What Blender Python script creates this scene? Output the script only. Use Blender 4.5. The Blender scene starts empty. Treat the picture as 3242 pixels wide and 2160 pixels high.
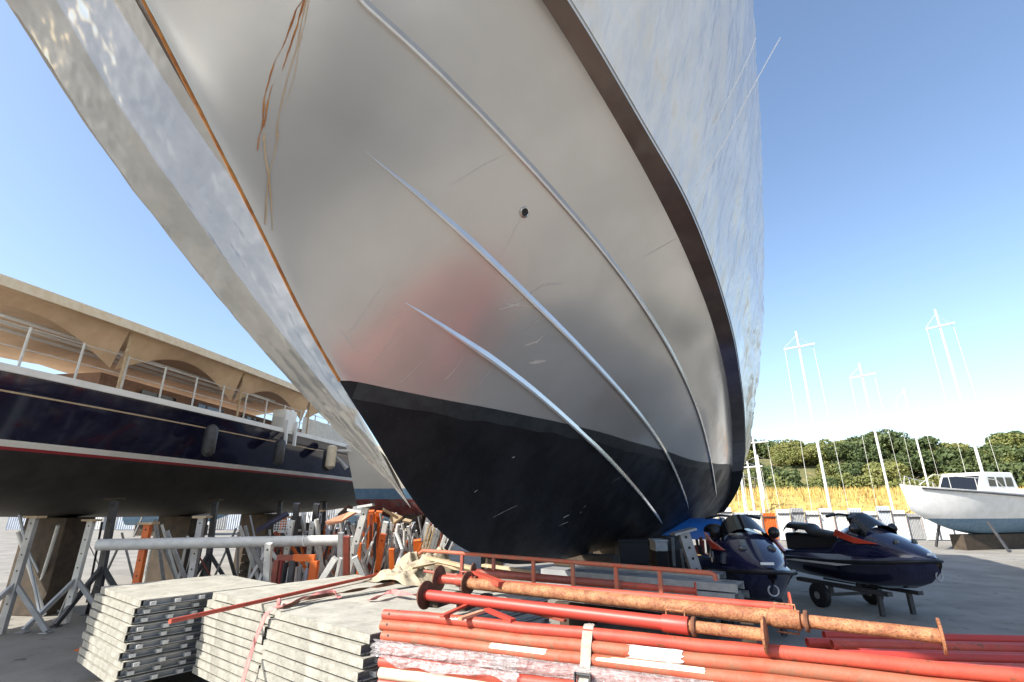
import bpy, math, random
import numpy as np
from mathutils import Vector, noise
random.seed(7)
R = math.radians
scn = bpy.context.scene
col = scn.collection

# ------------------------------------------------------------------ camera, sky, sun, exposure
PITCH, FPX, EYE = R(18.4), 1560.0, 1.65          # focal length in photograph pixels, eye height in metres
cam_d = bpy.data.cameras.new('camera')
cam_d.sensor_width = 36; cam_d.lens = 36 * FPX / 3242; cam_d.clip_start = .05; cam_d.clip_end = 2000
cam = bpy.data.objects.new('camera', cam_d); col.objects.link(cam)
cam.location = (0, 0, EYE); cam.rotation_euler = (math.pi / 2 + PITCH, 0, 0)
scn.camera = cam

SUN_EL, SUN_AZ = R(39), math.atan2(-.87, -.5)    # azimuth of the sun seen from above: x = sin, y = cos
world = bpy.data.worlds.new('World'); scn.world = world; world.use_nodes = True
wn = world.node_tree.nodes; wl = world.node_tree.links
sky = wn.new('ShaderNodeTexSky'); sky.sky_type = 'NISHITA'; sky.sun_disc = False
sky.sun_elevation = SUN_EL; sky.sun_rotation = SUN_AZ
sky.air_density = 1.0; sky.dust_density = 1.5; sky.ozone_density = 1.5
wn['Background'].inputs[1].default_value = .15
wl.new(sky.outputs[0], wn['Background'].inputs[0])
sun_d = bpy.data.lights.new('sun', 'SUN'); sun_d.energy = 4.9; sun_d.angle = R(.53); sun_d.color = (1, .95, .86)
sun = bpy.data.objects.new('sun', sun_d); col.objects.link(sun)
sv = Vector((math.sin(SUN_AZ) * math.cos(SUN_EL), math.cos(SUN_AZ) * math.cos(SUN_EL), math.sin(SUN_EL)))
sun.rotation_euler = sv.to_track_quat('Z', 'Y').to_euler(); sun.location = sv * 60
scn.view_settings.view_transform = 'Standard'; scn.view_settings.look = 'None'
scn.view_settings.exposure = .9; scn.view_settings.gamma = 1

# ------------------------------------------------------------------ pixel helpers (photograph pixels)
CAM = np.array([0, 0, EYE])
def ray(x, y):
    u = (x - 1621) / FPX; v = -(y - 1080) / FPX
    return np.array([u, math.cos(PITCH) - math.sin(PITCH) * v, math.sin(PITCH) + math.cos(PITCH) * v])
def atz(x, y, z):
    d = ray(x, y); return Vector(CAM + d * ((z - EYE) / d[2]))
def att(x, y, t):
    return Vector(CAM + ray(x, y) * t)

# ------------------------------------------------------------------ materials
def mat(name, c1, c2=None, scale=6.0, rough=.5, metal=0.0, bump=0.0, bscale=60.0, spec=.5, contrast=(.4, .6),
        c3=None, s3=20.0, t3=(.58, .66), coat=0.0, alpha=1.0, trans=0.0, stretch=(1, 1, 1), rough2=None, coords='Object', bdist=.01, bdet=6, d3=8):
    m = bpy.data.materials.new(name); m.use_nodes = True
    n = m.node_tree.nodes; l = m.node_tree.links; p = n['Principled BSDF']
    p.inputs['Roughness'].default_value = rough; p.inputs['Metallic'].default_value = metal
    p.inputs['Specular IOR Level'].default_value = spec; p.inputs['Coat Weight'].default_value = coat
    p.inputs['Coat Roughness'].default_value = .08
    p.inputs['Alpha'].default_value = alpha; p.inputs['Transmission Weight'].default_value = trans
    tc = n.new('ShaderNodeTexCoord'); mp = n.new('ShaderNodeMapping'); mp.inputs['Scale'].default_value = stretch
    l.new(tc.outputs[coords], mp.inputs[0])
    def nz(sc, det=6, ro=.6):
        t = n.new('ShaderNodeTexNoise'); t.inputs['Scale'].default_value = sc; t.inputs['Detail'].default_value = det
        t.inputs['Roughness'].default_value = ro; l.new(mp.outputs[0], t.inputs['Vector']); return t
    def ramp(src, a, b):
        r = n.new('ShaderNodeMapRange'); r.inputs[1].default_value = a; r.inputs[2].default_value = b
        l.new(src, r.inputs[0]); return r
    def mix(fac, a, b):
        x = n.new('ShaderNodeMix'); x.data_type = 'RGBA'; l.new(fac, x.inputs[0])
        if isinstance(a, tuple): x.inputs[6].default_value = (*a, 1)
        else: l.new(a, x.inputs[6])
        x.inputs[7].default_value = (*b, 1); return x
    cur = None
    p.inputs['Base Color'].default_value = (*c1, 1)
    if c2:
        t = nz(scale); r = ramp(t.outputs[0], *contrast); x = mix(r.outputs[0], c1, c2); cur = x.outputs[2]
        if rough2 is not None:
            rr = n.new('ShaderNodeMapRange'); rr.inputs[1].default_value = contrast[0]; rr.inputs[2].default_value = contrast[1]
            rr.inputs[3].default_value = rough; rr.inputs[4].default_value = rough2
            l.new(t.outputs[0], rr.inputs[0]); l.new(rr.outputs[0], p.inputs['Roughness'])
    if c3:
        t = nz(s3, d3, .7 if d3 > 4 else .45); r = ramp(t.outputs[0], *t3); x = mix(r.outputs[0], cur or c1, c3); cur = x.outputs[2]
    if cur: l.new(cur, p.inputs['Base Color'])
    if bump:
        t = nz(bscale, bdet, .5); b = n.new('ShaderNodeBump'); b.inputs['Strength'].default_value = bump; b.inputs['Distance'].default_value = bdist
        l.new(t.outputs[0], b.inputs['Height']); l.new(b.outputs[0], p.inputs['Normal'])
    return m

M = {}
M['concrete'] = mat('yard_ground', (.20, .187, .163), (.27, .252, .22), .9, .95, bump=.4, bscale=30, c3=(.11, .103, .09), s3=3.5)
M['gel'] = mat('silver_gelcoat', (.60, .582, .55), (.56, .544, .515), .9, .21, rough2=.27, metal=.58, coat=.45, c3=(.64, .62, .59), s3=1.6, t3=(.45, .8), d3=2, bump=.22, bscale=.9, bdist=.05, bdet=1.2)
M['chine'] = mat('chine_brown', (.115, .085, .075), (.15, .115, .10), 2, .18, coat=.4)  # glossy dark brown, darker than the bottom panels
M['gelw'] = mat('gelcoat_rail', (.72, .72, .71), (.66, .655, .65), 4, .2, metal=.5, coat=.4)
M['topside'] = mat('topside_gelcoat', (.6, .61, .6), (.52, .53, .53), 1.5, .15, coat=.4)
M['anti'] = mat('antifouling', (.005, .0055, .008), (.014, .015, .018), 2.2, .5, spec=.22, bump=.25, bscale=45, c3=(.055, .055, .05), s3=42, t3=(.62, .72), rough2=.36)
M['antiband'] = mat('antifouling_edge', (.010, .014, .018), (.024, .030, .033), 5, .45, c3=(.05, .055, .055), s3=30, t3=(.6, .7), bump=.2, bscale=40, stretch=(1, 1, 1))
M['rust'] = mat('rust_stain', (.46, .19, .045), (.30, .10, .022), 9, .8)
M['scuff_glint'] = mat('scuff_glint', (.56, .53, .49), (.50, .475, .44), 30, .5)  # pale marks: real scratches and chips, plus film reflections painted on
M['rustpale'] = mat('rust_stain_pale', (.42, .27, .14), (.50, .36, .22), 9, .7)
M['film'] = mat('plastic_film', (.70, .685, .65), (.78, .765, .73), 2.2, .2, spec=.6, metal=.0, bump=1.0, bscale=2.0, bdist=.09, bdet=3, stretch=(1.7, 1.7, .42), coat=.15)
M['film2'] = mat('clear_film', (.42, .43, .425), (.52, .52, .51), 2.5, .12, spec=.7, metal=.4, bump=.6, bscale=4, alpha=.82, bdist=.04, bdet=2)
M['hem'] = mat('film_hem', (.30, .28, .25), (.36, .34, .30), 3, .22, metal=.3, bump=.3, bscale=4, bdist=.02, bdet=1)
M['deck'] = mat('panel_deck', (.33, .32, .275), (.42, .405, .35), 4, .75, bump=.3, bscale=50, c3=(.17, .155, .125), s3=7, t3=(.46, .86))
M['edge'] = mat('panel_edge', (.27, .265, .23), (.36, .35, .305), 7, .6, metal=.0, bump=.5, bscale=60, c3=(.14, .125, .10), s3=12, t3=(.46, .82), stretch=(1, 1, 1))
M['redp'] = mat('red_paint', (.38, .048, .028), (.46, .075, .042), 5, .55, bump=.12, bscale=60, c3=(.17, .06, .03), s3=20, t3=(.54, .66), coat=.1)
M['redclean'] = mat('red_paint_clean', (.42, .040, .027), (.37, .045, .030), 4, .46, bump=.06, bscale=60, c3=(.13, .035, .02), s3=30, t3=(.66, .74))
M['orangep'] = mat('orange_red_paint', (.40, .075, .036), (.36, .105, .055), 6, .62, bump=.15, bscale=70, c3=(.25, .115, .065), s3=15, t3=(.46, .62))
M['rusty'] = mat('rusty_prop', (.42, .19, .085), (.26, .095, .04), 16, .7, bump=.45, bscale=90, c3=(.12, .045, .022), s3=85, t3=(.50, .64))
M['rustdark'] = mat('rust_dark', (.10, .04, .022), (.17, .07, .035), 20, .8, bump=.4, bscale=80)
M['cream'] = mat('cream_paint', (.66, .56, .40), (.72, .64, .50), 8, .5, c3=(.45, .2, .1), s3=20, t3=(.62, .68))
M['webpink'] = mat('pink_webbing', (.46, .15, .14), (.56, .24, .22), 18, .8, bump=.4, bscale=160)
M['webgrey'] = mat('grey_webbing', (.40, .37, .31), (.30, .275, .235), 26, .85, bump=.5, bscale=160)
M['paper'] = mat('white_paper', (.78, .80, .80), (.70, .72, .72), 8, .6, bump=.3, bscale=30)
M['wrap'] = mat('stretch_wrap', (.36, .33, .33), (.60, .57, .57), 26, .10, spec=.8, bump=.9, bscale=26, alpha=.52, bdist=.02, stretch=(1, 1, 1))
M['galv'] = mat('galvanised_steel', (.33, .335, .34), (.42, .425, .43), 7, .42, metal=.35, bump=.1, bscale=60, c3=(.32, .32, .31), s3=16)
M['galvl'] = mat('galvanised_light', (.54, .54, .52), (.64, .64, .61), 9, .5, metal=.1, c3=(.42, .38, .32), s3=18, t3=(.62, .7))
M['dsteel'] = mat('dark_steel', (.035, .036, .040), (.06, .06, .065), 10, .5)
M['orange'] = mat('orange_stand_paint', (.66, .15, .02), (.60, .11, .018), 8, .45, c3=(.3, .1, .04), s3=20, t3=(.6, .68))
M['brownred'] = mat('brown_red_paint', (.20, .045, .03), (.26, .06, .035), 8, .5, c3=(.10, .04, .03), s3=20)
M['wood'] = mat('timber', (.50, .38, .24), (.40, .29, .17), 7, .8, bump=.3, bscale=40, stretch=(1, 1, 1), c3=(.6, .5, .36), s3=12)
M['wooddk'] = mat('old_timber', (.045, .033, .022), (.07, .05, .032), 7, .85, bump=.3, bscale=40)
M['ply'] = mat('painted_plywood', (.55, .27, .16), (.48, .22, .13), 6, .6, c3=(.62, .46, .32), s3=14)
M['cloth'] = mat('dusty_cloth', (.36, .31, .23), (.29, .25, .18), 6, .9, bump=.4, bscale=40)
M['navytarp'] = mat('navy_tarp', (.03, .032, .075), (.045, .048, .10), 6, .5)
M['blue'] = mat('blue_cover', (.02, .13, .42), (.03, .16, .5), 4, .4, bump=.2, bscale=12)
M['jet'] = mat('jetski_navy', (.012, .014, .045), (.02, .022, .06), 4, .15, coat=.8)
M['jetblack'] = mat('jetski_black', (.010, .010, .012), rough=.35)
M['jetred'] = mat('jetski_red', (.55, .06, .03), rough=.3, coat=.5)
M['glassdk'] = mat('dark_windscreen', (.01, .011, .013), rough=.06, spec=.8)
M['white'] = mat('white_paint', (.78, .78, .76), (.70, .70, .68), 3, .35)
M['navy'] = mat('navy_hull', (.008, .010, .030), (.012, .014, .04), 2, .09, coat=.6)
M['blackhull'] = mat('black_bottom', (.016, .015, .015), (.028, .026, .026), 3, .6, bump=.2, bscale=20)
M['crimson'] = mat('crimson_stripe', (.30, .03, .04), rough=.4)
M['creamhull'] = mat('cream_hull', (.64, .61, .54), (.60, .57, .50), 2, .3)
M['bootblue'] = mat('boot_blue', (.10, .19, .29), (.14, .24, .34), 8, .5)
M['redanti'] = mat('red_antifouling', (.15, .035, .03), (.24, .075, .06), 6, .75, c3=(.13, .12, .13), s3=5, t3=(.5, .64))
M['canvas'] = mat('beige_canvas', (.56, .40, .26), (.50, .35, .22), 5, .85)
M['teak'] = mat('teak', (.28, .14, .08), (.22, .11, .06), 8, .6)
M['dodger'] = mat('white_dodger', (.60, .59, .55), (.52, .51, .48), 10, .7)
M['leaf1'] = mat('foliage_dark', (.045, .07, .018), (.08, .105, .028), .35, .7, coords='Object')
M['leaf2'] = mat('foliage_olive', (.12, .135, .03), (.17, .17, .045), .35, .7)
M['bark'] = mat('bark', (.11, .085, .06), (.16, .12, .09), 8, .9)
M['hillm'] = mat('hillside', (.10, .11, .04), (.17, .155, .06), .25, .95, c3=(.30, .22, .08), s3=.4, t3=(.55, .65))
M['drygrass'] = mat('dry_grass', (.40, .27, .075), (.50, .36, .12), .8, .95)
M['redsoil'] = mat('red_soil', (.36, .15, .075), (.42, .2, .1), .6, .95)
M['container'] = mat('container_white', (.68, .68, .66), (.60, .60, .58), 2, .5)
M['bluegrey'] = mat('blue_grey_sheet', (.40, .44, .50), (.48, .52, .57), 2, .5)
M['redbucket'] = mat('red_bucket', (.42, .02, .02), rough=.4)
M['cord'] = mat('cord', (.85, .85, .83))
M['steel'] = mat('stainless', (.6, .58, .54), (.4, .38, .35), 20, .25, metal=1)
M['black'] = mat('black_rubber', (.012, .012, .013), rough=.6)

# ------------------------------------------------------------------ mesh helpers
class MB:
    def __init__(s): s.v = []; s.f = []
    def add(s, v, f):
        o = len(s.v); s.v += [tuple(p) for p in v]; s.f += [tuple(i + o for i in q) for q in f]; return s
    def box(s, c, size, ax=(1, 0, 0), up=(0, 0, 1)):
        c = Vector(c); x = Vector(ax).normalized(); z = Vector(up); y = z.cross(x).normalized(); z = x.cross(y)
        a, b, h = [q / 2 for q in size]
        P = [c + x * a * i + y * b * j + z * h * k for k in (-1, 1) for j in (-1, 1) for i in (-1, 1)]
        return s.add(P, [(0, 2, 3, 1), (4, 5, 7, 6), (0, 1, 5, 4), (2, 6, 7, 3), (0, 4, 6, 2), (1, 3, 7, 5)])
    def bar(s, p, q, w, h=None, up=(0, 0, 1)):
        p = Vector(p); q = Vector(q); d = q - p; h = h or w
        u = Vector(up)
        if abs(d.normalized().dot(u)) > .98: u = Vector((0, 1, 0))
        return s.box((p + q) / 2, (d.length, w, h), d, u)
    def tube(s, pts, r, n=12, cap=True, hollow=0):
        pts = [Vector(p) for p in pts]; m = len(pts); rs = r if isinstance(r, (list, tuple)) else [r] * m
        up = Vector((0, 0, 1)); V = []; F = []
        d0 = (pts[1] - pts[0]).normalized()
        if abs(d0.dot(up)) > .95: up = Vector((1, 0, 0))
        x = d0.cross(up).normalized()
        for i, p in enumerate(pts):
            d = (pts[min(i + 1, m - 1)] - pts[max(i - 1, 0)]).normalized()
            x = (x - d * x.dot(d)).normalized(); y = d.cross(x)
            V += [p + (x * math.cos(2 * math.pi * k / n) + y * math.sin(2 * math.pi * k / n)) * rs[i] for k in range(n)]
        for i in range(m - 1):
            for k in range(n):
                a = i * n + k; b = i * n + (k + 1) % n; F.append((a, b, b + n, a + n))
        if hollow:
            for e, i, sgn in ((0, 0, 1), (1, m - 1, -1)):
                d = (pts[1] - pts[0]).normalized() if e == 0 else (pts[-2] - pts[-1]).normalized()
                o = len(V); c = pts[i]
                ring = [Vector(V[i * n + k]) for k in range(n)]
                inner = [c + (q - c) * hollow for q in ring]; deep = [q + d * rs[i] * 4 for q in inner]
                V += inner + deep
                for k in range(n):
                    k2 = (k + 1) % n
                    F.append((i * n + k2, i * n + k, o + k, o + k2)); F.append((o + k2, o + k, o + n + k, o + n + k2))
                F.append(tuple(o + n + k for k in range(n)))
        elif cap:
            F.append(tuple(reversed(range(n)))); F.append(tuple((m - 1) * n + k for k in range(n)))
        return s.add(V, F)
    def lathe(s, c, ax, prof, n=20):
        """prof: (distance along ax, radius)"""
        c = Vector(c); ax = Vector(ax).normalized(); t = Vector((0, 0, 1)) if abs(ax.z) < .9 else Vector((1, 0, 0))
        x = ax.cross(t).normalized(); y = ax.cross(x); V = []; F = []
        for d, r in prof: V += [c + ax * d + (x * math.cos(2 * math.pi * k / n) + y * math.sin(2 * math.pi * k / n)) * r for k in range(n)]
        for i in range(len(prof) - 1):
            for k in range(n): a = i * n + k; b = i * n + (k + 1) % n; F.append((a, a + n, b + n, b))
        return s.add(V, F)
    def grid(s, rows, closed=False):
        nr = len(rows); nc = len(rows[0]); V = [p for r in rows for p in r]; F = []
        for i in range(nr - 1):
            for j in range(nc - 1 + (1 if closed else 0)):
                a = i * nc + j; b = i * nc + (j + 1) % nc; F.append((a, b, b + nc, a + nc))
        return s.add(V, F)
    def prism(s, poly, off):
        n = len(poly); poly = [Vector(p) for p in poly]; off = Vector(off)
        V = poly + [p + off for p in poly]
        F = [tuple(reversed(range(n))), tuple(range(n, 2 * n))] + [(i, (i + 1) % n, (i + 1) % n + n, i + n) for i in range(n)]
        return s.add(V, F)
    def ribbon(s, pts, w, side, th=.003):
        pts = [Vector(p) for p in pts]; V = []; F = []
        for i, p in enumerate(pts):
            sd = Vector(side(i) if callable(side) else side).normalized()
            d = (pts[min(i + 1, len(pts) - 1)] - pts[max(i - 1, 0)]).normalized(); nn = d.cross(sd).normalized() * th
            V += [p - sd * w / 2 - nn / 2, p + sd * w / 2 - nn / 2, p + sd * w / 2 + nn / 2, p - sd * w / 2 + nn / 2]
        for i in range(len(pts) - 1):
            for k in range(4): a = i * 4 + k; b = i * 4 + (k + 1) % 4; F.append((a, b, b + 4, a + 4))
        F += [(3, 2, 1, 0), tuple(len(V) - 4 + k for k in range(4))]
        return s.add(V, F)
def wloc(o):
    v = Vector((0, 0, 0))
    while o: v += o.location; o = o.parent
    return v
def tag(o, label=None, cat=None, group=None, kind=None):
    for k, x in (('label', label), ('category', cat), ('group', group), ('kind', kind)):
        if x: o[k] = x
    return o
def mesh_obj(name, mb, m, parent=None, loc=None, smooth=False, bevel=0):
    base = Vector(loc) if loc is not None else Vector((0, 0, 0))
    off = base + wloc(parent)
    me = bpy.data.meshes.new(name); me.from_pydata([tuple(Vector(p) - off) for p in mb.v], [], mb.f); me.update()
    me.materials.append(M[m] if isinstance(m, str) else m)
    o = bpy.data.objects.new(name, me); col.objects.link(o); o.location = base
    if parent: o.parent = parent
    if smooth:
        me.polygons.foreach_set('use_smooth', [True] * len(me.polygons))
        md = None
        try: me.set_sharp_from_angle(angle=R(40))
        except Exception: pass
    if bevel:
        b = o.modifiers.new('bevel', 'BEVEL'); b.width = bevel; b.segments = 2; b.limit_method = 'ANGLE'
    return o
def part(name, mb, m, parent, smooth=False, label=None, bevel=0, kind=None):
    return tag(mesh_obj(name, mb, m, parent, None, smooth, bevel), label, kind=kind)
def thing(name, label, cat, loc, group=None):
    o = bpy.data.objects.new(name, None); o.empty_display_size = .1; col.objects.link(o); o.location = loc
    return tag(o, label, cat, group)
def single(name, mb, m, label, cat, group=None, smooth=False, bevel=0, kind=None):
    xs = np.array([tuple(p) for p in mb.v]); c = (xs.min(0) + xs.max(0)) / 2
    return tag(mesh_obj(name, mb, m, None, (c[0], c[1], xs[:, 2].min()), smooth, bevel), label, cat, group, kind)
def structure(name, mb, m, smooth=False):
    return tag(mesh_obj(name, mb, m, None, None, smooth), kind='structure')
def ordinal(i):
    w = ['first', 'second', 'third', 'fourth', 'fifth', 'sixth', 'seventh', 'eighth', 'ninth', 'tenth', 'eleventh', 'twelfth',
         'thirteenth', 'fourteenth', 'fifteenth', 'sixteenth', 'seventeenth', 'eighteenth', 'nineteenth', 'twentieth']
    if i < 20: return w[i]
    t, r_ = divmod(i + 1, 10); tens = {2: 'twent', 3: 'thirt', 4: 'fort', 5: 'fift', 6: 'sixt', 7: 'sevent', 8: 'eight', 9: 'ninet'}[t]
    return tens + 'ieth' if r_ == 0 else tens + 'y-' + w[r_ - 1]

# ------------------------------------------------------------------ ground
g = MB(); N = 40
g.grid([[Vector((-400 + 800 * j / N, -300 + 900 * i / N, 0)) for j in range(N + 1)] for i in range(N + 1)])
structure('ground', g, 'concrete')

# ------------------------------------------------------------------ the big motor yacht (bow towards the camera)
PHI = R(25.67); CL = -2.7
A3 = np.array([math.sin(PHI), math.cos(PHI), 0]); N3 = np.array([math.cos(PHI), -math.sin(PHI), 0])
def smooth_interp(xs, ys):
    xs = np.array(xs, float); ys = np.array(ys, float)
    h = np.diff(xs); dl = np.diff(ys) / h; d = np.zeros_like(ys)
    for i in range(1, len(xs) - 1):
        if dl[i - 1] * dl[i] > 0:
            w1 = 2 * h[i] + h[i - 1]; w2 = h[i] + 2 * h[i - 1]; d[i] = (w1 + w2) / (w1 / dl[i - 1] + w2 / dl[i])
    d[0] = dl[0]; d[-1] = dl[-1]
    def fn(x):
        x = np.clip(x, xs[0], xs[-1]); i = np.clip(np.searchsorted(xs, x) - 1, 0, len(h) - 1)
        t = (x - xs[i]) / h[i]
        return (2 * t**3 - 3 * t**2 + 1) * ys[i] + (t**3 - 2 * t**2 + t) * h[i] * d[i] + (-2 * t**3 + 3 * t**2) * ys[i + 1] + (t**3 - t**2) * h[i] * d[i + 1]
    return fn
S0, S1 = -1.3, 15.6
zk = smooth_interp([-1.3, 0, 1, 1.79, 2.28, 2.65, 3.15, 3.46, 3.9, 4.31, 4.78, 5.8, 7.4, 10, 14.5],
                   [6.3, 5.2, 4.2, 3.39, 2.87, 2.53, 2.115, 1.84, 1.523, 1.318, 1.166, .98, .895, .885, .9])
cs = [-1.3, -.5, .5, 1.5, 2.5, 3.0, 3.7, 4.3, 5.1, 6, 7.2, 8.8, 10.7, 12.4, 14, 15, 15.7]
bc = smooth_interp(cs, [0, .55, 1.02, 1.42, 1.75, 1.89, 2.06, 2.17, 2.27, 2.35, 2.43, 2.45, 2.40, 2.28, 2.14, 1.98, 1.5])
zc = smooth_interp(cs, [6.3, 6.1, 5.82, 5.52, 5.2, 5.0, 4.76, 4.6, 4.47, 4.32, 4.07, 3.81, 3.38, 2.87, 2.44, 1.92, 1.34])
os_ = [-1.3, -.5, .5, 1.5, 2.5, 3.8, 4.5, 5.5, 6.5, 8, 9.7, 12, 14, 15, 15.7]
bo = smooth_interp(os_, [.0, .66, 1.17, 1.58, 1.94, 2.27, 2.42, 2.53, 2.61, 2.67, 2.66, 2.57, 2.41, 2.17, 1.66])
zo = smooth_interp(os_, [6.3, 6.06, 5.76, 5.44, 5.1, 4.70, 4.57, 4.42, 4.21, 3.92, 3.60, 3.0, 2.46, 1.96, 1.38])
ss = [-2.8, -2, -1, 0, 1, 2.5, 5, 8, 15.7]
bs = smooth_interp(ss, [0, .75, 1.45, 2.05, 2.55, 3.05, 3.45, 3.5, 3.45]); zs = lambda s: 7.7 + .0 * s
pw = smooth_interp([-2, 3, 4.1, 5.4, 7, 8.7, 11, 13, 14.5], [.85, .80, .78, .84, .92, 1.1, 1.9, 2.4, 2.6])
def faired(fn, a=-1.3, b=15.7):
    x = np.linspace(a, b, 500); y = np.array(fn(x))
    for _ in range(160): y[1:-1] = .25 * y[:-2] + .5 * y[1:-1] + .25 * y[2:]
    return lambda s: np.interp(s, x, y)
bc = faired(bc); zc = faired(zc); bo = faired(bo); zo = faired(zo)
def hull_pt(s, r, side=1, off=0.0):
    b = bc(s) * r; z = zk(s) + (zc(s) - zk(s)) * (max(r, 0) ** pw(s))
    P = A3 * s + N3 * (CL + side * b); P[2] = z
    if off:
        e = 1e-3; r0 = min(max(r, .02), .97)
        p0 = hull_pt(s, r0, side); p1 = hull_pt(s, r0 + .02, side); p2 = hull_pt(s + .02, r0, side)
        n = np.cross(p1 - p0, p2 - p0); n /= np.linalg.norm(n)
        if n @ (N3 * side - np.array([0, 0, .6])) < 0: n = -n
        P = P + n * off
    return P
TT = np.linspace(.8, 26, 5000)
def hull_hit(x, y):
    """photo pixel -> (s, r) on the port bottom, nearest hit"""
    Q = CAM + ray(x, y) * TT[:, None]; s = Q @ A3; b = Q @ N3 - CL
    r = b / np.maximum(bc(s), 1e-3); rr = np.clip(r, 0, 1)
    g = Q[:, 2] - (zk(s) + (zc(s) - zk(s)) * rr ** pw(s))
    ok = (r >= -.03) & (r <= 1.03) & (s > S0) & (s < S1)
    k = np.where((g[:-1] * g[1:] <= 0) & ok[:-1])[0]
    return (float(s[k[0]]), float(min(max(r[k[0]], 0), 1))) if len(k) else None
KF = 3242 / 2353
def trace(pix): return [h for h in (hull_hit(x * KF, y * KF) for x, y in pix) if h]

wpix = [(800, 876), (850, 886), (900, 897), (1000, 916), (1100, 935), (1200, 954), (1310, 977), (1380, 994), (1450, 1015), (1540, 1040), (1640, 1065)]
wpt = trace(wpix)
wsr = sorted(wpt)
print('waterline', [(round(s, 2), round(r, 2), round(float(hull_pt(s, r)[2]), 2)) for s, r in wsr])
s_w0 = 2.66
rw = smooth_interp([s_w0] + [p[0] for p in wsr if p[0] > s_w0 + .15] + [14.0, 15.7], [0] + [p[1] for p in wsr if p[0] > s_w0 + .15] + [1.0, 1.0])
stations = np.concatenate([np.linspace(S0, 1.5, 20), np.linspace(1.6, 6, 67), np.linspace(6.15, S1, 70)])
yo = A3 * 7 + N3 * CL
yacht = thing('motor_yacht', 'large motor yacht with grey-white hull and black bottom, bow towering overhead', 'yacht', (yo[0], yo[1], .88))
NR = 36
for side in (1, -1):
    where = None
    rows_t = []; rows_a = []
    for s in stations:
        w = float(rw(s)) if s > s_w0 else 0.0
        w = min(w, 1)
        rows_t.append([hull_pt(s, w + (1 - w) * (k / NR) ** 1.6, side) for k in range(NR + 1)])
        if s > s_w0: rows_a.append([hull_pt(s, w * (k / NR) ** 1.6, side) for k in range(NR + 1)])
    if side < 0: rows_t = [r[::-1] for r in rows_t]; rows_a = [r[::-1] for r in rows_a]
    part('bottom_panel', MB().grid(rows_t), 'gel', yacht, True)
    part('antifouling', MB().grid(rows_a), 'anti', yacht, True, label='black antifouling paint below the waterline')
    if side > 0:
        rows = []
        for s in stations:
            if s > s_w0 + .12:
                w = float(min(rw(s), 1)); z_ = zk(s) + (zc(s) - zk(s)) * w ** pw(s) - .12 - .03 * noise.noise(Vector((s * 3, 0, 0))); lo_ = float(max((z_ - zk(s)) / (zc(s) - zk(s)), 0)) ** (1 / float(pw(s)))
                if s > 13: continue
                rows.append([hull_pt(s, lo_ + (w - lo_) * k / 5, 1, .003) for k in range(6)])
        part('waterline_band', MB().grid(rows), 'antiband', yacht, True, label='lighter scuffed blue-grey band along the waterline')
    rows = []
    for s in stations:
        i = hull_pt(s, 1, side); o = A3 * s + N3 * (CL + side * bo(s)); o[2] = zo(s)
        rows.append([i, (i + o) / 2 + np.array([0, 0, .004]), o] if side > 0 else [o, (i + o) / 2, i])
    nq = int(np.sum(stations < 13.95)); part('antifouling', MB().grid(rows[nq:]), 'anti', yacht, True); rows = rows[:nq + 1]
    part('chine_flat', MB().grid(rows), 'chine', yacht, True, label='dark brown glossy band along the chine')
    rows = []
    st2 = list(stations)
    for s in st2:
        row = []
        o = A3 * s + N3 * (CL + side * bo(s)); o[2] = zo(s)
        f = (s - S0) / (S1 - S0); s2 = s - 1.5 * (1 - f) ** 4
        t = A3 * s2 + N3 * (CL + side * bs(s2)); t[2] = zs(s2)
        for k in range(13):
            u = k / 12; p = o * (1 - u) + t * u; p = p + N3 * side * (.10 * math.sin(u * math.pi) * min(1, max(0, s / 8)))
            row.append(p)
        rows.append(row if side > 0 else row[::-1])
    topr = rows
    part('topside', MB().grid(rows), 'topside', yacht, True)
    if side > 0: edge_p = [r[-1] for r in rows]
    else: edge_s = [r[0] for r in rows]
# deck and transom close the hull
part('deck', MB().grid([[a, (a + b) / 2 + np.array([0, 0, .12]), b] for a, b in zip(edge_p, edge_s)]), 'gelw', yacht, True)
sec = [hull_pt(S1, r) for r in np.linspace(0, 1, 20)]; o = A3 * S1 + N3 * (CL + bo(S1)); o[2] = zo(S1)
sec += [o, edge_p[-1]]; secs = [p - 2 * N3 * ((p @ N3) - CL) for p in sec]
part('transom', MB().grid([sec, [(a + b) / 2 for a, b in zip(sec, secs)], secs]), 'gel', yacht, False)

# spray rails: wedge ribbons that follow the photographed lines
rails = [[(815, 0), (905, 80), (1000, 165), (1075, 241), (1150, 320), (1215, 390), (1280, 460), (1340, 529), (1400, 600), (1452, 668), (1500, 740), (1570, 860), (1605, 935), (1628, 1010), (1640, 1080), (1646, 1150)],
         [(838, 350), (920, 420), (1000, 490), (1075, 559), (1150, 630), (1225, 702), (1300, 775), (1362, 838), (1420, 900), (1462, 946), (1500, 990), (1530, 1035), (1556, 1085), (1572, 1130), (1582, 1170)],
         [(930, 697), (990, 737), (1050, 780), (1115, 824), (1180, 870), (1242, 919), (1300, 970), (1350, 1014), (1400, 1060), (1442, 1105), (1480, 1150), (1522, 1205)]]
def resample(pts, n):
    P = np.array(pts, float)
    for _ in range(2):
        Q = P.copy(); Q[1:-1] = .25 * P[:-2] + .5 * P[1:-1] + .25 * P[2:]; P = Q
    d = np.concatenate([[0], np.cumsum(np.linalg.norm(np.diff(P, axis=0), axis=1))])
    t = np.linspace(0, d[-1], n); return [(float(np.interp(q, d, P[:, 0])), float(np.interp(q, d, P[:, 1]))) for q in t]
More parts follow.
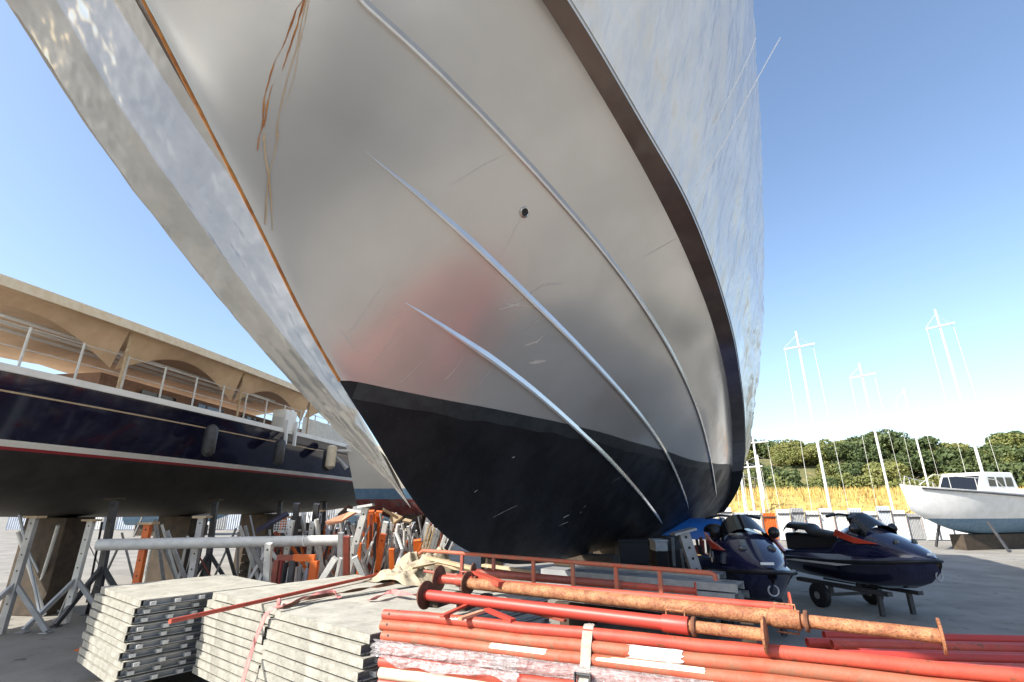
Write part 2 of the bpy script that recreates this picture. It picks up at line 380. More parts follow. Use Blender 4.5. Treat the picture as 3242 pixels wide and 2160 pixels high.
for ri, rp in enumerate(rails):
    P = np.array(rp, float); d = np.concatenate([[0], np.cumsum(np.linalg.norm(np.diff(P, axis=0), axis=1))])
    tq = np.linspace(0, d[-1], 160); D = np.stack([smooth_interp(d, P[:, 0])(tq), smooth_interp(d, P[:, 1])(tq)], 1)
    for _ in range(250): D[1:-1] = .25 * D[:-2] + .5 * D[1:-1] + .25 * D[2:]
    sr = trace(D.tolist())
    if ri == 0: sr = [(q, sr[0][1] + (sr[0][0] - q) * .02) for q in np.linspace(-.4, sr[0][0] - .05, 14)] + sr
    Q = np.array(sr)
    for _ in range(8): Q[1:-1] = .25 * Q[:-2] + .5 * Q[1:-1] + .25 * Q[2:]
    sr = [(float(a), float(b)) for a, b in Q]
    for side in (1, -1):
        rows = []
        n = len(sr)
        for i, (s, r) in enumerate(sr):
            k = min(1, (i / (45 if ri else 2)) ** .8, ((n - 1 - i) / 4) ** .5 if i > n - 5 else 1)
            w = .005 + .033 * k; h = .001 + .027 * k
            db = w / max(bc(s), .2)
            lo = hull_pt(s, max(r - db * .05, 0), side, -.004); a = hull_pt(s, r, side, h); b = hull_pt(s, min(r + db * .3, .995), side, h * .95); c = hull_pt(s, min(r + db, .998), side, -.004)
            row = [lo, a, b, c]; rows.append(row if side > 0 else row[::-1])
        part('spray_rail', MB().grid(rows), 'gelw', yacht, False)

# rust: the stem line, the runs from above, the stain under the skin fitting
def stain(pix, w, m, wt=.4):
    sr = trace(pix)
    if len(sr) < 2: return
    P = np.array(sr); d = np.concatenate([[0], np.cumsum(np.linalg.norm(np.diff(P, axis=0), axis=1))])
    n = 40; rows = []
    for i in range(n):
        q = d[-1] * i / (n - 1); s_ = float(np.interp(q, d, P[:, 0])); r_ = float(np.interp(q, d, P[:, 1]))
        ww = w * (1 - (1 - wt) * i / (n - 1)) * (.7 + .6 * noise.noise(Vector((i * .5, w * 900, s_ * 3)))) / max(bc(s_), .3)
        rows.append([hull_pt(s_, max(r_ - ww, 0), 1, .009), hull_pt(s_, min(r_ + ww, 1), 1, .009)])
    part('rust_stain', MB().grid(rows), m, yacht, True)
def z1(pts): return [((780 + .459 * x) / KF, .459 * y / KF) for x, y in pts]
stain(z1([(392, 6), (345, 60), (300, 200), (250, 330), (190, 440), (150, 580), (122, 680), (112, 880), (84, 960), (74, 1050)]), .020, 'rust')
stain(z1([(398, 6), (350, 180), (300, 330), (250, 480), (175, 600), (145, 720), (122, 880)]), .018, 'rust')
stain(z1([(412, 6), (375, 180), (350, 330), (300, 480), (262, 620), (232, 760), (207, 900), (215, 950), (190, 1080), (152, 1220), (134, 1400), (128, 1560)]), .012, 'rustpale')
stain(z1([(430, 8), (400, 170), (362, 330), (332, 520), (292, 660), (252, 760)]), .008, 'rustpale')
stain(z1([(118, 940), (130, 1100), (152, 1220), (168, 1400), (178, 1600)]), .009, 'rustpale')
part('rust_stain', MB().tube([hull_pt(q, .0) + np.array([.004, -.006, 0]) for q in np.linspace(.4, 2.66, 60)], [.011 + .005 * noise.noise(Vector((k * .4, 3, 0))) for k in range(60)], 8), 'rust', yacht, True, label='thin rust line down the stem')
stain([(1196, 505), (1182, 530), (1160, 575)], .008, 'rustpale', .3)
def z3(pts): return [((780 + .459 * x) / KF, (680 + .459 * y) / KF) for x, y in pts]
def scuff_glint(pix, w, wt=.3):
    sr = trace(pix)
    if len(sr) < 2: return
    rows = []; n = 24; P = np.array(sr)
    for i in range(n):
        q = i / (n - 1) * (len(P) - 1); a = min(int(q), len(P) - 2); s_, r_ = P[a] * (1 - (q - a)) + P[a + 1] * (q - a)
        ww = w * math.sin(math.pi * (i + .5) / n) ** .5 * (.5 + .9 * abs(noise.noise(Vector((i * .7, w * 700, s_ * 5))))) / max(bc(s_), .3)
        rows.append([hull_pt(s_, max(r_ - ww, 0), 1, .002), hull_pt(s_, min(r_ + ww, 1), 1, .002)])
    part('scuff_glint_mark', MB().grid(rows), 'scuff_glint', yacht, True)
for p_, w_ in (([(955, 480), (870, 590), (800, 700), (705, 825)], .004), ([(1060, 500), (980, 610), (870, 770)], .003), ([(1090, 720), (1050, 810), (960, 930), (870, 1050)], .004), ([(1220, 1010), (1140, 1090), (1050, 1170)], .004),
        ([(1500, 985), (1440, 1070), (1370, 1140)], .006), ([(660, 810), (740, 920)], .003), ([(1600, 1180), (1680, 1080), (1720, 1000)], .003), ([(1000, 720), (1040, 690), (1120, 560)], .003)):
    scuff_glint(z3(p_), w_)
for p_, w_ in (([(1148, 712), (1190, 700), (1215, 680), (1250, 655), (1290, 652)], .012), ([(1205, 770), (1225, 745), (1255, 720)], .010), ([(1205, 795), (1235, 785), (1260, 760)], .012), ([(1215, 835), (1255, 830)], .016), ([(1160, 700), (1230, 705)], .006), ([(1040, 425), (1110, 380), (1150, 362)], .005), ([(1075, 505), (1090, 480)], .008), ([(1480, 590), (1560, 545)], .003)):  # pale blotches painted on as reflections of the plastic film
    scuff_glint(p_, w_)
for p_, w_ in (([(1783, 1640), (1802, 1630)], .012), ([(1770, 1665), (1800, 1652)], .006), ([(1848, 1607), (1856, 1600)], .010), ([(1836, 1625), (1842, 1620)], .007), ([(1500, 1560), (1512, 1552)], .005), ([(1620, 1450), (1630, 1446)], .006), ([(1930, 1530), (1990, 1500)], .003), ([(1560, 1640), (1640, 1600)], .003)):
    scuff_glint([(x / KF, y / KF) for x, y in p_], w_ * .5)
fs, fr = hull_hit(1205 * KF, 488 * KF)
c0 = hull_pt(fs, fr); n0 = hull_pt(fs, fr, 1, 1.0) - c0
fit = part('skin_fitting', MB().lathe(c0, n0, [(-.01, .048), (.006, .048), (.014, .043), (.016, .035), (.012, .031)]), 'steel', yacht, True)
part('outlet_bore', MB().lathe(c0 + n0 * .0125, n0, [(0, .0312), (-.002, .029), (-.004, .001)]), 'black', fit)
# broken film and tape remains: the yacht rests on keel blocks (further below)

# plastic sheeting: port topside
def port_sheet():
    rows = []
    ns, nu = 150, 60
    for i in range(ns):
        s = .2 + (14.2 - .2) * (i / (ns - 1)) ** 1.25
        o = A3 * s + N3 * (CL + bo(s)); o[2] = zo(s)
        f = (s - S0) / (S1 - S0); s2 = s - 1.5 * (1 - f) ** 4
        t = A3 * s2 + N3 * (CL + bs(s2)); t[2] = 7.7
        lo = .008
        row = []
        for k in range(nu):
            u = lo + (1.005 - lo) * k / (nu - 1)
            p = o * (1 - u) + t * u + N3 * (.10 * math.sin(u * math.pi) * min(1, max(0, s / 8)))
            q = Vector(p)
            a = .045 * noise.noise(q * 1.1) + .03 * abs(noise.noise(Vector((q.x * 2.2, q.y * 2.2, q.z * 1.1)))) + .022 * abs(noise.noise(q * 5))
            e_ = min(1, k / 9); a *= e_ * (.7 + 1.7 * min(1, max(0, (s - 5) / 6))); bul = .008 + .05 * e_ * (1 - abs(2 * k / (nu - 1) - 1))
            row.append(p + (N3 + np.array([0, 0, -.25])) * (a + bul))
        rows.append(row)
    return MB().grid(rows)
ps = single('plastic_sheet', port_sheet(), 'film', 'crinkled grey plastic sheeting wrapped over the yacht side at the right', 'plastic sheet', smooth=True)
# starboard sheet hanging beside the stem
def star_sheet():
    inner = [(190, -230), (310, 0), (400, 160), (500, 335), (589, 510), (640, 610), (700, 740), (770, 860), (800, 905), (830, 958), (870, 1028), (908, 1105), (944, 1166)]
    outer = [(-150, -200), (40, 40), (180, 255), (320, 460), (450, 622), (520, 706), (600, 803), (680, 890), (745, 962), (800, 1018), (850, 1068), (900, 1116), (943, 1167)]
    rows = []; hem = []
    n = 110
    for i in range(n):
        q = i / (n - 1) * (len(inner) - 1); a = min(int(q), len(inner) - 2); f = q - a
        pi = np.array(inner[a]) * (1 - f) + np.array(inner[a + 1]) * f; po = np.array(outer[a]) * (1 - f) + np.array(outer[a + 1]) * f
        k = 1 - i / (n - 1)
        di = ray(*(pi * KF)); Pi = CAM + di * ((CL - .015) / (di @ N3))
        do = ray(*(po * KF)); Po = CAM + do * ((CL - .05 - 1.15 * k ** .9) / (do @ N3))
        row = []
        for j in range(26):
            u = j / 25; p = Pi * (1 - u) + Po * u
            v = Vector(p); fade = min(1, u * 6) * min(1, k * 6)
            sag = -.10 * math.sin(u * math.pi) * k
            cr = .012 * noise.noise(Vector((v.x * 1.2, v.y * 1.2, v.z * 1.2))) + .012 * noise.noise(Vector((u * 9, k * 2.2, 1))) + .004 * noise.noise(v * 8)
            p = p + (np.array([-.5, -.35, -.6])) * cr * fade * 1.5 + np.array([0, 0, 1]) * (-sag) * .3
            row.append(p)
        rows.append(row)
        up = []
        for j in range(8):
            u = j / 7; p = row[-1] + ((N3 * (.10 * u) + np.array([0, 0, 1.0]) * .26 * u * (.25 + k)) + np.array([-.10, -.05, 0]) * math.sin(u * math.pi) * (.3 + k)) * min(1, k * 7)
            up.append(p)
        hem.append(up)
    return MB().grid(rows), MB().grid(hem)
sh, hm = star_sheet()
b0 = np.array(sh.v); st = thing('plastic_sheet', 'clear crinkled plastic sheet hanging along the left of the yacht stem', 'plastic sheet', (b0[:, 0].mean(), b0[:, 1].mean(), b0[:, 2].min()))
part('film', sh, 'film2', st, True); part('folded_hem', hm, 'hem', st, True)
for nm, pts, lb in (('cord', [(2195, 505), (2235, 440), (2290, 340), (2340, 245), (2376, 168), (2392, 120)], 'thin white cord tied on the plastic sheeting, upper of two'),
                    ('cord', [(2205, 585), (2228, 560), (2300, 440), (2365, 310), (2428, 195), (2470, 120)], 'thin white cord with a loose knot on the sheeting, lower of two')):
    P = []
    for i, (x, y) in enumerate(pts):
        d = ray(x, y); P.append(CAM + d * (4.95 + .09 * i))
    single(nm, MB().tube(P, .006, 6), 'cord', lb, 'cord')

# ------------------------------------------------------------------ foreground: stacks of scaffold panels
ZP = .85
FL = atz(871, 1931, ZP); FR = atz(1177, 2008, ZP)
E1 = (FR - FL); W1 = E1.length; E1.normalize(); E2 = Vector((-E1.y, E1.x, 0)); UP = Vector((0, 0, 1))
PIT, TH = .068, .058
def panel(o, w, ln, z, label, loose=0.0):
    """o: front-left corner (plan), w along E1, ln along E2, z of the top"""
    a = random.uniform(-.012, .012) + loose; x = Vector((E1.x * math.cos(a) - E1.y * math.sin(a), E1.x * math.sin(a) + E1.y * math.cos(a), 0)); y = Vector((-x.y, x.x, 0))
    o = Vector((o.x, o.y, 0)); P = lambda i, j, k: o + x * i + y * j + UP * k
    c = P(w / 2, ln / 2, z - TH)
    t = thing('scaffold_panel', label, 'scaffold panel', c)
    d = MB()
    # slightly dished deck sheet
    rows = []
    for i in range(9):
        rows.append([P(w * i / 8, ln * j / 10, z - .004 * math.sin(math.pi * i / 8) - (.002 * random.random())) for j in range(11)])
    rows2 = [[p - UP * .004 for p in r] for r in rows]
    d.grid([r[::-1] for r in rows]); d.grid(rows2)
    part('deck_sheet', d, 'deck', t, True)
    for nm, j0 in (('side_rail', -.001), ('side_rail', ln - .033)):
        e = MB(); s_ = .034
        prof = [(0, -.003), (0, -TH), (s_, -TH), (s_, -TH + .006), (.006, -TH + .006), (.006, -.003)]
        v0 = [P(.01, j0 + q, z + k) for q, k in prof]; v1 = [P(w - .01, j0 + q, z + k) for q, k in prof]
        n = len(prof); e.add(v0 + v1, [(i, (i + 1) % n, n + (i + 1) % n, n + i) for i in range(n)] + [tuple(range(n))[::-1], tuple(range(n, 2 * n))])
        part(nm, e, 'edge', t)
    for i0, sg in ((0, 1), (w, -1)):
        e = MB(); s_ = .05
        prof = [(0, -.004), (0, -.010), (s_, -.010), (s_, -TH + .006), (0, -TH + .006), (0, -TH), (s_ + .006, -TH), (s_ + .006, -.004)]
        v0 = [P(i0 + sg * q, .035, z + k) for q, k in prof]; v1 = [P(i0 + sg * q, ln - .035, z + k) for q, k in prof]
        n = len(prof); e.add(v0 + v1, [(i, (i + 1) % n, n + (i + 1) % n, n + i) for i in range(n)])
        part('end_channel', e, 'galv', t)
    for j in (.10, .42, .75):
        e = MB().box(P(w - .012, j * ln * .5 + .03, z - .035), (.07, .045, .03), x); part('hook', e, 'galvl', t)
def stack(nm, o, w, ln, nl, fw, dz=0):
    for k in range(nl):
        j = random.uniform(-.035, .02) if k else 0
        sh = -E2 * 0 + E1 * (j - (.035 if k else 0)) - E2 * (.012 * min(k, 3) + random.uniform(0, .015) if k else 0)
        lab = ('top grey scaffold panel of the %s' % fw) if k == 0 else ('%s grey scaffold panel from the top of the %s' % (ordinal(k), fw))
        panel(o + sh, w, ln, ZP + dz - k * PIT - .0005 * k, lab)
stack('a', FL, W1, 2.15, 10, 'stack beside the red tube ends')
OB = FL - E1 * (1.3) + E2 * .05
stack('b', OB, 1.22, 1.62, 10, 'stack left of the pink strap', .0)
OC = OB - E1 * 1.36 - E2 * .55
stack('c', OC, 1.25, 1.25, 10, 'outermost stack at the far left', -.01)
for q, (o, w, ln) in enumerate(((FL, W1, 2.1), (OB, 1.2, 1.6), (OC, 1.2, 1.2))):
    for j in (.2, ln - .25):
        b = MB().bar(o + E2 * j + E1 * .05 + UP * (.07 - ZP), o + E2 * j + E1 * (w - .08) + UP * (.07 - ZP), .12, .14)
        single('timber_bearer', b, 'wooddk', '%s old timber bearer under the %s' % (('front', 'rear')[j > .5], ('stack beside the red tube ends', 'stack left of the pink strap', 'outermost stack at the far left')[q]), 'timber', bevel=.006)
    b2 = ZP - 10 * PIT
# pink ratchet strap over the corner
def gz(x, y, z): return atz(x, y, z)
wv = lambda i, a: a * math.sin(i * 1.7)
strap = thing('ratchet_strap', 'faded pink webbing strap pulled over the corner of the panel stacks', 'strap', gz(868, 1920, ZP))
pts = [FL + UP * .012 + E2 * .10 - E1 * .02, FL + UP * .012 - E2 * .0 - E1 * .025, FL - E2 * .05 - E1 * .04 - UP * .03, FL - E2 * .075 - E1 * .10 - UP * .2, FL - E2 * .08 - E1 * .17 - UP * .42, FL - E2 * .08 - E1 * .24 - UP * .66]
part('webbing', MB().ribbon(pts, .055, E1), 'webpink', strap, False)
part('loop', MB().tube([FL + UP * (.035 + .03 * math.sin(a)) + E1 * (-.02 + .03 * math.cos(a)) + E2 * (.02 + .05 * i / 12) for i, a in enumerate([k * .52 for k in range(13)])], .014, 6), 'webpink', strap, True)
def loose_strap(pix, w, label, m='webpink', tw=1.0, z=ZP + .012):
    P = [gz(x, y, z + h) for x, y, h in pix]
    Q = []
    for i in range(len(P) - 1):
        for k in range(6): Q.append(P[i].lerp(P[i + 1], k / 6))
    Q.append(P[-1])
    def sd(i):
        a = tw * math.sin(i * .33); d = (Q[min(i + 1, len(Q) - 1)] - Q[max(i - 1, 0)]).normalized(); s_ = d.cross(UP).normalized()
        return s_ * math.cos(a) + UP * math.sin(a)
    single('webbing_strap', MB().ribbon(Q, w, sd), m, label, 'strap')
loose_strap([(905, 1915, .0), (960, 1893, .02), (1010, 1880, .03), (1055, 1870, .025), (1062, 1880, .02), (1078, 1892, .0)], .045, 'pink webbing strap lying twisted on the panels, left piece', tw=.8)
loose_strap([(1165, 1900, .0), (1200, 1890, .02), (1240, 1873, .03), (1290, 1882, .03), (1340, 1884, .02), (1372, 1890, .02)], .055, 'pink webbing strap lying slack beside the prop base plates', tw=.7)
loose_strap([(880, 1928, .01), (930, 1912, .02), (985, 1893, .03), (1060, 1880, .02), (1130, 1868, .02), (1190, 1858, .02), (1250, 1846, .03)], .03, 'dark rope-like strap lying in the gap between panel stacks', 'rustdark', 1.3)

# crumpled cloth heap and timber offcuts behind the panels
def crumple(name, c, sx, sy, h, m, label, cat, seed, rot=0):
    rows = []
    n = 56
    for i in range(n):
        r = []
        for j in range(n):
            u = i / (n - 1) * 2 - 1; v = j / (n - 1) * 2 - 1
            d = max(0, 1 - (u * u + v * v) ** 1.2 * .75)
            z = h * d * (.5 + .9 * noise.noise(Vector((u * 1.6 + seed, v * 1.6, seed))) + .55 * (.5 - abs(noise.noise(Vector((u * 3.2 + v * 1.5, v * 2.2, seed))))) + .16 * (.5 - abs(noise.noise(Vector((u * 8, v * 7 + u * 3, seed))))))
            jit = 1 + .16 * noise.noise(Vector((u * 3, v * 3, seed + 5)))
            x = u * sx * jit; y = v * sy * jit
            r.append(Vector((c.x + x * math.cos(rot) - y * math.sin(rot), c.y + x * math.sin(rot) + y * math.cos(rot), c.z + max(z, .003))))
        rows.append(r)
    return single(name, MB().grid(rows), m, label, cat, smooth=True)
crumple('cloth_heap', gz(1290, 1838, ZP), .42, .30, .16, 'cloth', 'dusty beige cloth heaped on the panels beside the props', 'cloth', 3.1, -.5)
crumple('cloth_heap', gz(1350, 1812, ZP + .02), .36, .30, .26, 'cloth', 'pale crumpled sacking bunched behind the rusty base plates', 'cloth', 8.3, .3)
for i, (a, b, w, h, lb) in enumerate((((1350, 1765, 1.12), (1500, 1800, 1.05), .09, .025, 'pale timber board leaning behind the rusty base plates'),
                                      ((1380, 1790, 1.06), (1560, 1815, 1.0), .07, .03, 'yellowish timber batten lying behind the red props'),
                                      ((1300, 1800, 1.0), (1420, 1775, 1.02), .05, .02, 'thin pale lath crossing the cloth heap'),
                                      ((1530, 1790, .98), (1700, 1812, .95), .08, .03, 'short timber board under the red guard frame'))):
    single('timber_board', MB().bar(gz(*a), gz(*b), w, h), 'wood', lb, 'timber', bevel=.003)
# long thin red bar across the panels
p0 = gz(811, 1906, ZP + .022); p1 = gz(1372, 1779, ZP + .05); d = (p1 - p0).normalized()
single('steel_bar', MB().tube([p0 - d * .75, p0 * .5 + p1 * .5 - UP * .004, p1], .0165, 12), 'redp', 'long thin red steel bar lying across the tops of the panel stacks', 'steel bar', smooth=True)

# ------------------------------------------------------------------ bundle of red tubes
tubes = []
def red_tube(pl, pr, zl, zr, r, m, label, ext=.9, hole=True, n=20):
    a = atz(*pl, zl); b = atz(*pr, zr); d = (b - a).normalized(); e = b + d * ext
    t = thing('steel_tube', label, 'steel tube', (a + e) / 2 - UP * r)
    k = 14; pts = [a.lerp(e, i / k) + UP * (.004 * math.sin(i * 2.1 + a.x * 9)) for i in range(k + 1)]
    part('tube_wall', MB().tube(pts, r, n, hollow=.86), m, t, True)
    if hole:
        c = a + d * .06; q = (CAM_V - c).normalized(); q = (q - d * q.dot(d)).normalized(); q = (q + UP * .1).normalized(); q = (q - d * q.dot(d)).normalized()
        part('pin_hole', MB().lathe(c + q * (r + .0008), q, [(0, .008), (.0004, .004), (.0004, .0005)], 10), 'black', t)
    tubes.append((a, e, d, r)); return t, a, e, d
CAM_V = Vector((0, 0, EYE))
T1 = red_tube((1217, 1944), (2430, 2064), .950, .950, .0335, 'redp', 'red steel tube, topmost of the strapped bundle', 2.4)
T2 = red_tube((1210, 1977), (2430, 2112), .893, .893, .0335, 'orangep', 'orange-red steel tube with a white paper label, second of the bundle', 2.3)
T3 = red_tube((1213, 2012), (2430, 2160), .836, .836, .0335, 'orangep', 'rusty red steel tube with cream paint patches, third of the bundle', 2.35)
T4 = red_tube((1212, 2052), (2430, 2212), .779, .779, .0335, 'redp', 'red steel tube under the stretch film, fourth of the bundle', 2.3)
T5 = red_tube((1206, 2092), (2430, 2262), .722, .722, .0335, 'redp', 'red steel tube partly under film, fifth of the bundle', 2.3, False)
T6 = red_tube((1206, 2128), (2430, 2312), .665, .665, .0335, 'cream', 'cream painted steel tube low in the bundle', 2.3, False)
T7 = red_tube((1204, 2162), (2430, 2360), .606, .606, .0335, 'redclean', 'dull red steel tube, lowest in view of the bundle', 2.3, False)
# second rank behind the front tubes, carries the props
nb = Vector((-T1[3].y, T1[3].x, 0))
for k, (zz, off, m) in enumerate(((.915, .085, 'orangep'), (.85, .10, 'redp'), (.785, .10, 'orangep'), (.72, .10, 'redp'), (.655, .10, 'orangep'), (.80, .20, 'brownred'), (.78, .30, 'brownred'))):
    a = T1[1] + nb * off + T1[3] * random.uniform(.02, .3); e = T1[2] + nb * off - T1[3] * random.uniform(0, .3); a.z = e.z = zz
    t = thing('steel_tube', '%s red steel tube behind the front row of the bundle' % ordinal(k), 'steel tube', (a + e) / 2 - UP * .03)
    part('tube_wall', MB().tube([a, (a + e) / 2, e], .03, 14, hollow=.86), m, t, True)
for k, f in enumerate((.08, .55, .93)):
    c = T1[1].lerp(T1[2], f) + nb * .25
    single('timber_bearer', MB().bar(c - nb * .32 + UP * (.28 - c.z), c + nb * .42 + UP * (.28 - c.z), .14, .56), 'wooddk', '%s timber block carrying the tube bundle' % ('left', 'middle', 'right')[k], 'timber', bevel=.008)
# cream paint patches on the third tube, paper label on the second
def sleeve(T, pa, pb, zz, a0, a1, r, nx=24, na=14, rag=.0):
    _, a, e, d = T; fa = (atz(*pa, zz) - a).dot(d); fb = (atz(*pb, zz) - a).dot(d)
    x = d.cross(UP).normalized(); rows = []
    if x.dot(CAM_V - a) < 0: x = -x
    for i in range(nx):
        f = fa + (fb - fa) * i / (nx - 1); row = []
        for k in range(na):
            an = a0 + (a1 - a0) * k / (na - 1)
            ff = f + (rag * noise.noise(Vector((k * .6, i * .01, fa * 7))) if i in (0, nx - 1) else 0)
            rr = r + (.004 * abs(noise.noise(Vector((f * 20, an * 3, 2)))) if rag > .02 else .0)
            row.append(a + d * ff + (x * math.cos(an) + UP * math.sin(an)) * rr)
        rows.append(row)
    return MB().grid(rows)
part('paint_patch', sleeve(T3, (1560, 2052), (1732, 2075), .836, .3, 1.3, .0347, rag=.015), 'cream', T3[0], True)
part('paint_patch', sleeve(T3, (1893, 2093), (2235, 2133), .836, .35, 1.25, .0347, rag=.015), 'cream', T3[0], True)
pl = sleeve(T2, (1988, 2070), (2155, 2090), .893, -.75, 1.35, .036, 30, 18, rag=.03)
single('paper_label', pl, 'paper', 'torn white paper label wrapped round the second tube', 'label', smooth=True)
# stretch film round the lower tubes
def wrapfilm(f0, f1, seed, tubes_, ragged, nf=130):
    L = (T3[2] - T3[1]).length; rows = []; x = T3[3].cross(UP).normalized()
    if x.dot(CAM_V - T3[1]) < 0: x = -x
    for i in range(nf):
        f = f0 + (f1 - f0) * i / (nf - 1); P = []
        c = T3[1] + T3[3] * (f * L); P.append(c + (x * .9 - UP * .42) * .037)
        for T in tubes_:
            c = T[1] + T[3] * (f * L)
            for an in (62, 35, 8, -20, -42): P.append(c + (x * math.cos(R(an)) + UP * math.sin(R(an))) * .044)
        cut = len(P) - 1 - ragged * (.9 + 1.3 * noise.noise(Vector((f * 26, seed, 0)))); cut = min(max(cut, 2.5), len(P) - 1)
        row = []
        for k in range(44):
            q = cut * k / 43; a = min(int(q), len(P) - 2); p = P[a].lerp(P[a + 1], q - a)
            w = .010 * noise.noise(Vector((f * 22 + k * .10, k * .12, seed))) + .007 * abs(noise.noise(Vector((f * 70 + k * .3, k * .25, seed)))) + .004 * noise.noise(Vector((f * 160, k * .5, seed)))
            row.append(p + x * (.004 + w) + UP * (w * .5) + T3[3] * .02 * noise.noise(Vector((f * 9, k * .2, seed + 7))))
        rows.append(row)
    return MB().grid(rows)
single('stretch_film', wrapfilm(-.012, .205, 1.7, (T4, T5), 2.2), 'wrap', 'torn clear stretch film bunched round the left tube ends', 'plastic film', smooth=True)
single('stretch_film', wrapfilm(.17, .62, 5.1, (T4,), .6), 'wrap', 'clear crinkled stretch film along the lower tubes, right of the bunched film', 'plastic film', smooth=True)
# grey ratchet strap with hook and buckle over the bundle
_, a1, e1_, d1 = T1
def onT(T, px, zz): return T[1] + T[3] * (atz(*px, zz) - T[1]).dot(T[3])
xf = d1.cross(UP).normalized()
if xf.dot(CAM_V - a1) < 0: xf = -xf
c1 = onT(T1, (1865, 2008), .95); c2 = onT(T2, (1865, 2045), .893); c3 = onT(T3, (1865, 2085), .836); c4 = onT(T4, (1865, 2125), .779); c5 = onT(T5, (1862, 2165), .722)
gs = thing('ratchet_strap', 'worn grey webbing strap with a steel buckle round the tube bundle', 'strap', c4)
path = [c1 - xf * .02 + UP * .045, c1 + xf * .006 + UP * .040, c1 + xf * .034 + UP * .012, c2 + xf * .036 + UP * .012, c2 + xf * .040, c3 + xf * .036 + UP * .012, c3 + xf * .042, c4 + xf * .040 + UP * .015, c4 + xf * .05, c5 + xf * .055]
part('webbing', MB().ribbon(path, .058, d1, .004), 'webgrey', gs)
hk = MB().tube([c1 + UP * .040 + d1 * sx + xf * q for sx, q in ((-.022, .0), (-.026, -.03), (-.012, -.055), (.0, -.045), (.012, -.055), (.026, -.03), (.022, .0))], .005, 8)
part('hook', hk, 'galv', gs, True)
bk = MB(); bc4 = c4 + xf * .062 - UP * .025
for sx in (-1, 1): bk.bar(bc4 + d1 * .042 * sx + UP * .05, bc4 + d1 * .042 * sx - UP * .12 + xf * .03, .006, .03, xf)
bk.tube([bc4 - d1 * .045 + UP * .042, bc4 + d1 * .045 + UP * .042], .008, 10); bk.tube([bc4 - d1 * .045 - UP * .04, bc4 + d1 * .045 - UP * .04], .012, 10)
part('buckle', bk, 'dsteel', gs)

# ------------------------------------------------------------------ telescopic props lying on the bundle
def plate(c, ax, rad, m, parent, nholes=4, th=.012):
    p = part('base_plate', MB().lathe(c, ax, [(0, .001), (0, rad * .98), (.002, rad), (th - .002, rad), (th, rad * .98), (th, .001)], 24), m, parent)
    ax = Vector(ax).normalized(); x = ax.cross(UP).normalized(); y = ax.cross(x)
    for k in range(nholes):
        an = math.pi / 4 + k * 2 * math.pi / nholes; q = c + (x * math.cos(an) + y * math.sin(an)) * rad * .72
        part('bolt_hole', MB().lathe(q - ax * .0015, ax, [(0, .0005), (0, rad * .12), (.001, rad * .12)], 10), 'black', p)
    return p
def prop(label, L, Rr, r, mo, mi, mp, collar=True, split=.8, pl=.07):
    a, b = L; d = (b - a).normalized(); t = thing('telescopic_prop', label, 'prop', (a + b) / 2 - UP * r)
    s = a.lerp(b, split); k = 16
    part('outer_tube', MB().tube([a.lerp(s, i / k) for i in range(k + 1)], r, 24), mo, t, True)
    it = part('inner_tube', MB().tube([s - d * .02, s.lerp(b, .5), b], r * .80, 20), mi, t, True)
    plate(a - d * .012, d, pl, mp, t); plate(b, d, pl * .9, mi, t)
    if collar:
        part('collar', MB().lathe(s - d * .14, d, [(0, r), (0, r * 1.16), (.01, r * 1.2), (.13, r * 1.2), (.14, r * 1.16), (.14, r)], 24), mo, t, True)
        x = d.cross(UP).normalized()
        for sg in (1, -1):
            u = (UP * sg * .9 - x * .2).normalized()
            h = [s - d * .12 + u * r * 1.1, s - d * .12 + u * (r + .03), s - d * .02 + u * (r + .03), s - d * .02 + u * r * 1.1]
            part('handle', MB().tube(h, .005, 8), mi, t, True)
        nut = part('adjusting_nut', MB().lathe(s + d * .018, d, [(0, r * .8), (0, r * 1.25), (.008, r * 1.35), (.018, r * 1.25), (.018, r * .8)], 20), 'rustdark', t)
    return t
def PP(pa, za, pb, zb): return (atz(*pa, za), atz(*pb, zb))
prop('bright red telescopic prop with dark base plate and collar, in front of the rusty prop', PP((1350, 1884), 1.03, (2418, 2010), 1.03), 0, .037, 'redclean', 'rusty', 'rustdark', True, .835, .095)
L2 = PP((1484, 1847), 1.075, (2445, 1955), 1.075); d2 = (L2[1] - L2[0]).normalized()
prop('thick rusty telescopic prop with flaking orange surface', (L2[0], L2[1] + d2 * .7), 0, .040, 'rusty', 'rusty', 'rustdark', True, .80, .085)
prop('dull red telescopic prop with ring collars behind the rusty prop', (lambda q: (q[0], q[1] + (q[1] - q[0]).normalized() * .3))(PP((1392, 1833), 1.09, (2330, 1912), 1.06)), 0, .034, 'redp', 'redp', 'rustdark', True, .12, .10)
prop('dark red telescopic prop at the back of the pile under the guard frame', PP((1500, 1812), 1.06, (2200, 1872), .98), 0, .034, 'brownred', 'redp', 'rustdark', False, .7, .08)
for i, (pa, za, pb, zb, r, m, lb) in enumerate((((1398, 1952), .985, (1480, 1915), 1.0, .016, 'redp', 'short red brace tucked under the bright red prop, leftmost'),
        ((1540, 1930), 1.0, (1625, 1965), .985, .020, 'redclean', 'bright red flat brace between bundle and prop'),
        ((1455, 1960), .985, (1530, 1935), 1.0, .018, 'ply', 'brownish diagonal brace under the bright red prop'),
        ((1625, 1925), .99, (1790, 1965), .985, .015, 'brownred', 'dark red brace under the middle of the prop'),
        ((1500, 1815), 1.13, (1590, 1850), 1.10, .035, 'redp', 'broad red channel piece lying on the props by the plates'))):
    single('steel_brace', MB().bar(atz(*pa, za), atz(*pb, zb), r * 2, r), m, lb, 'brace', bevel=.002)
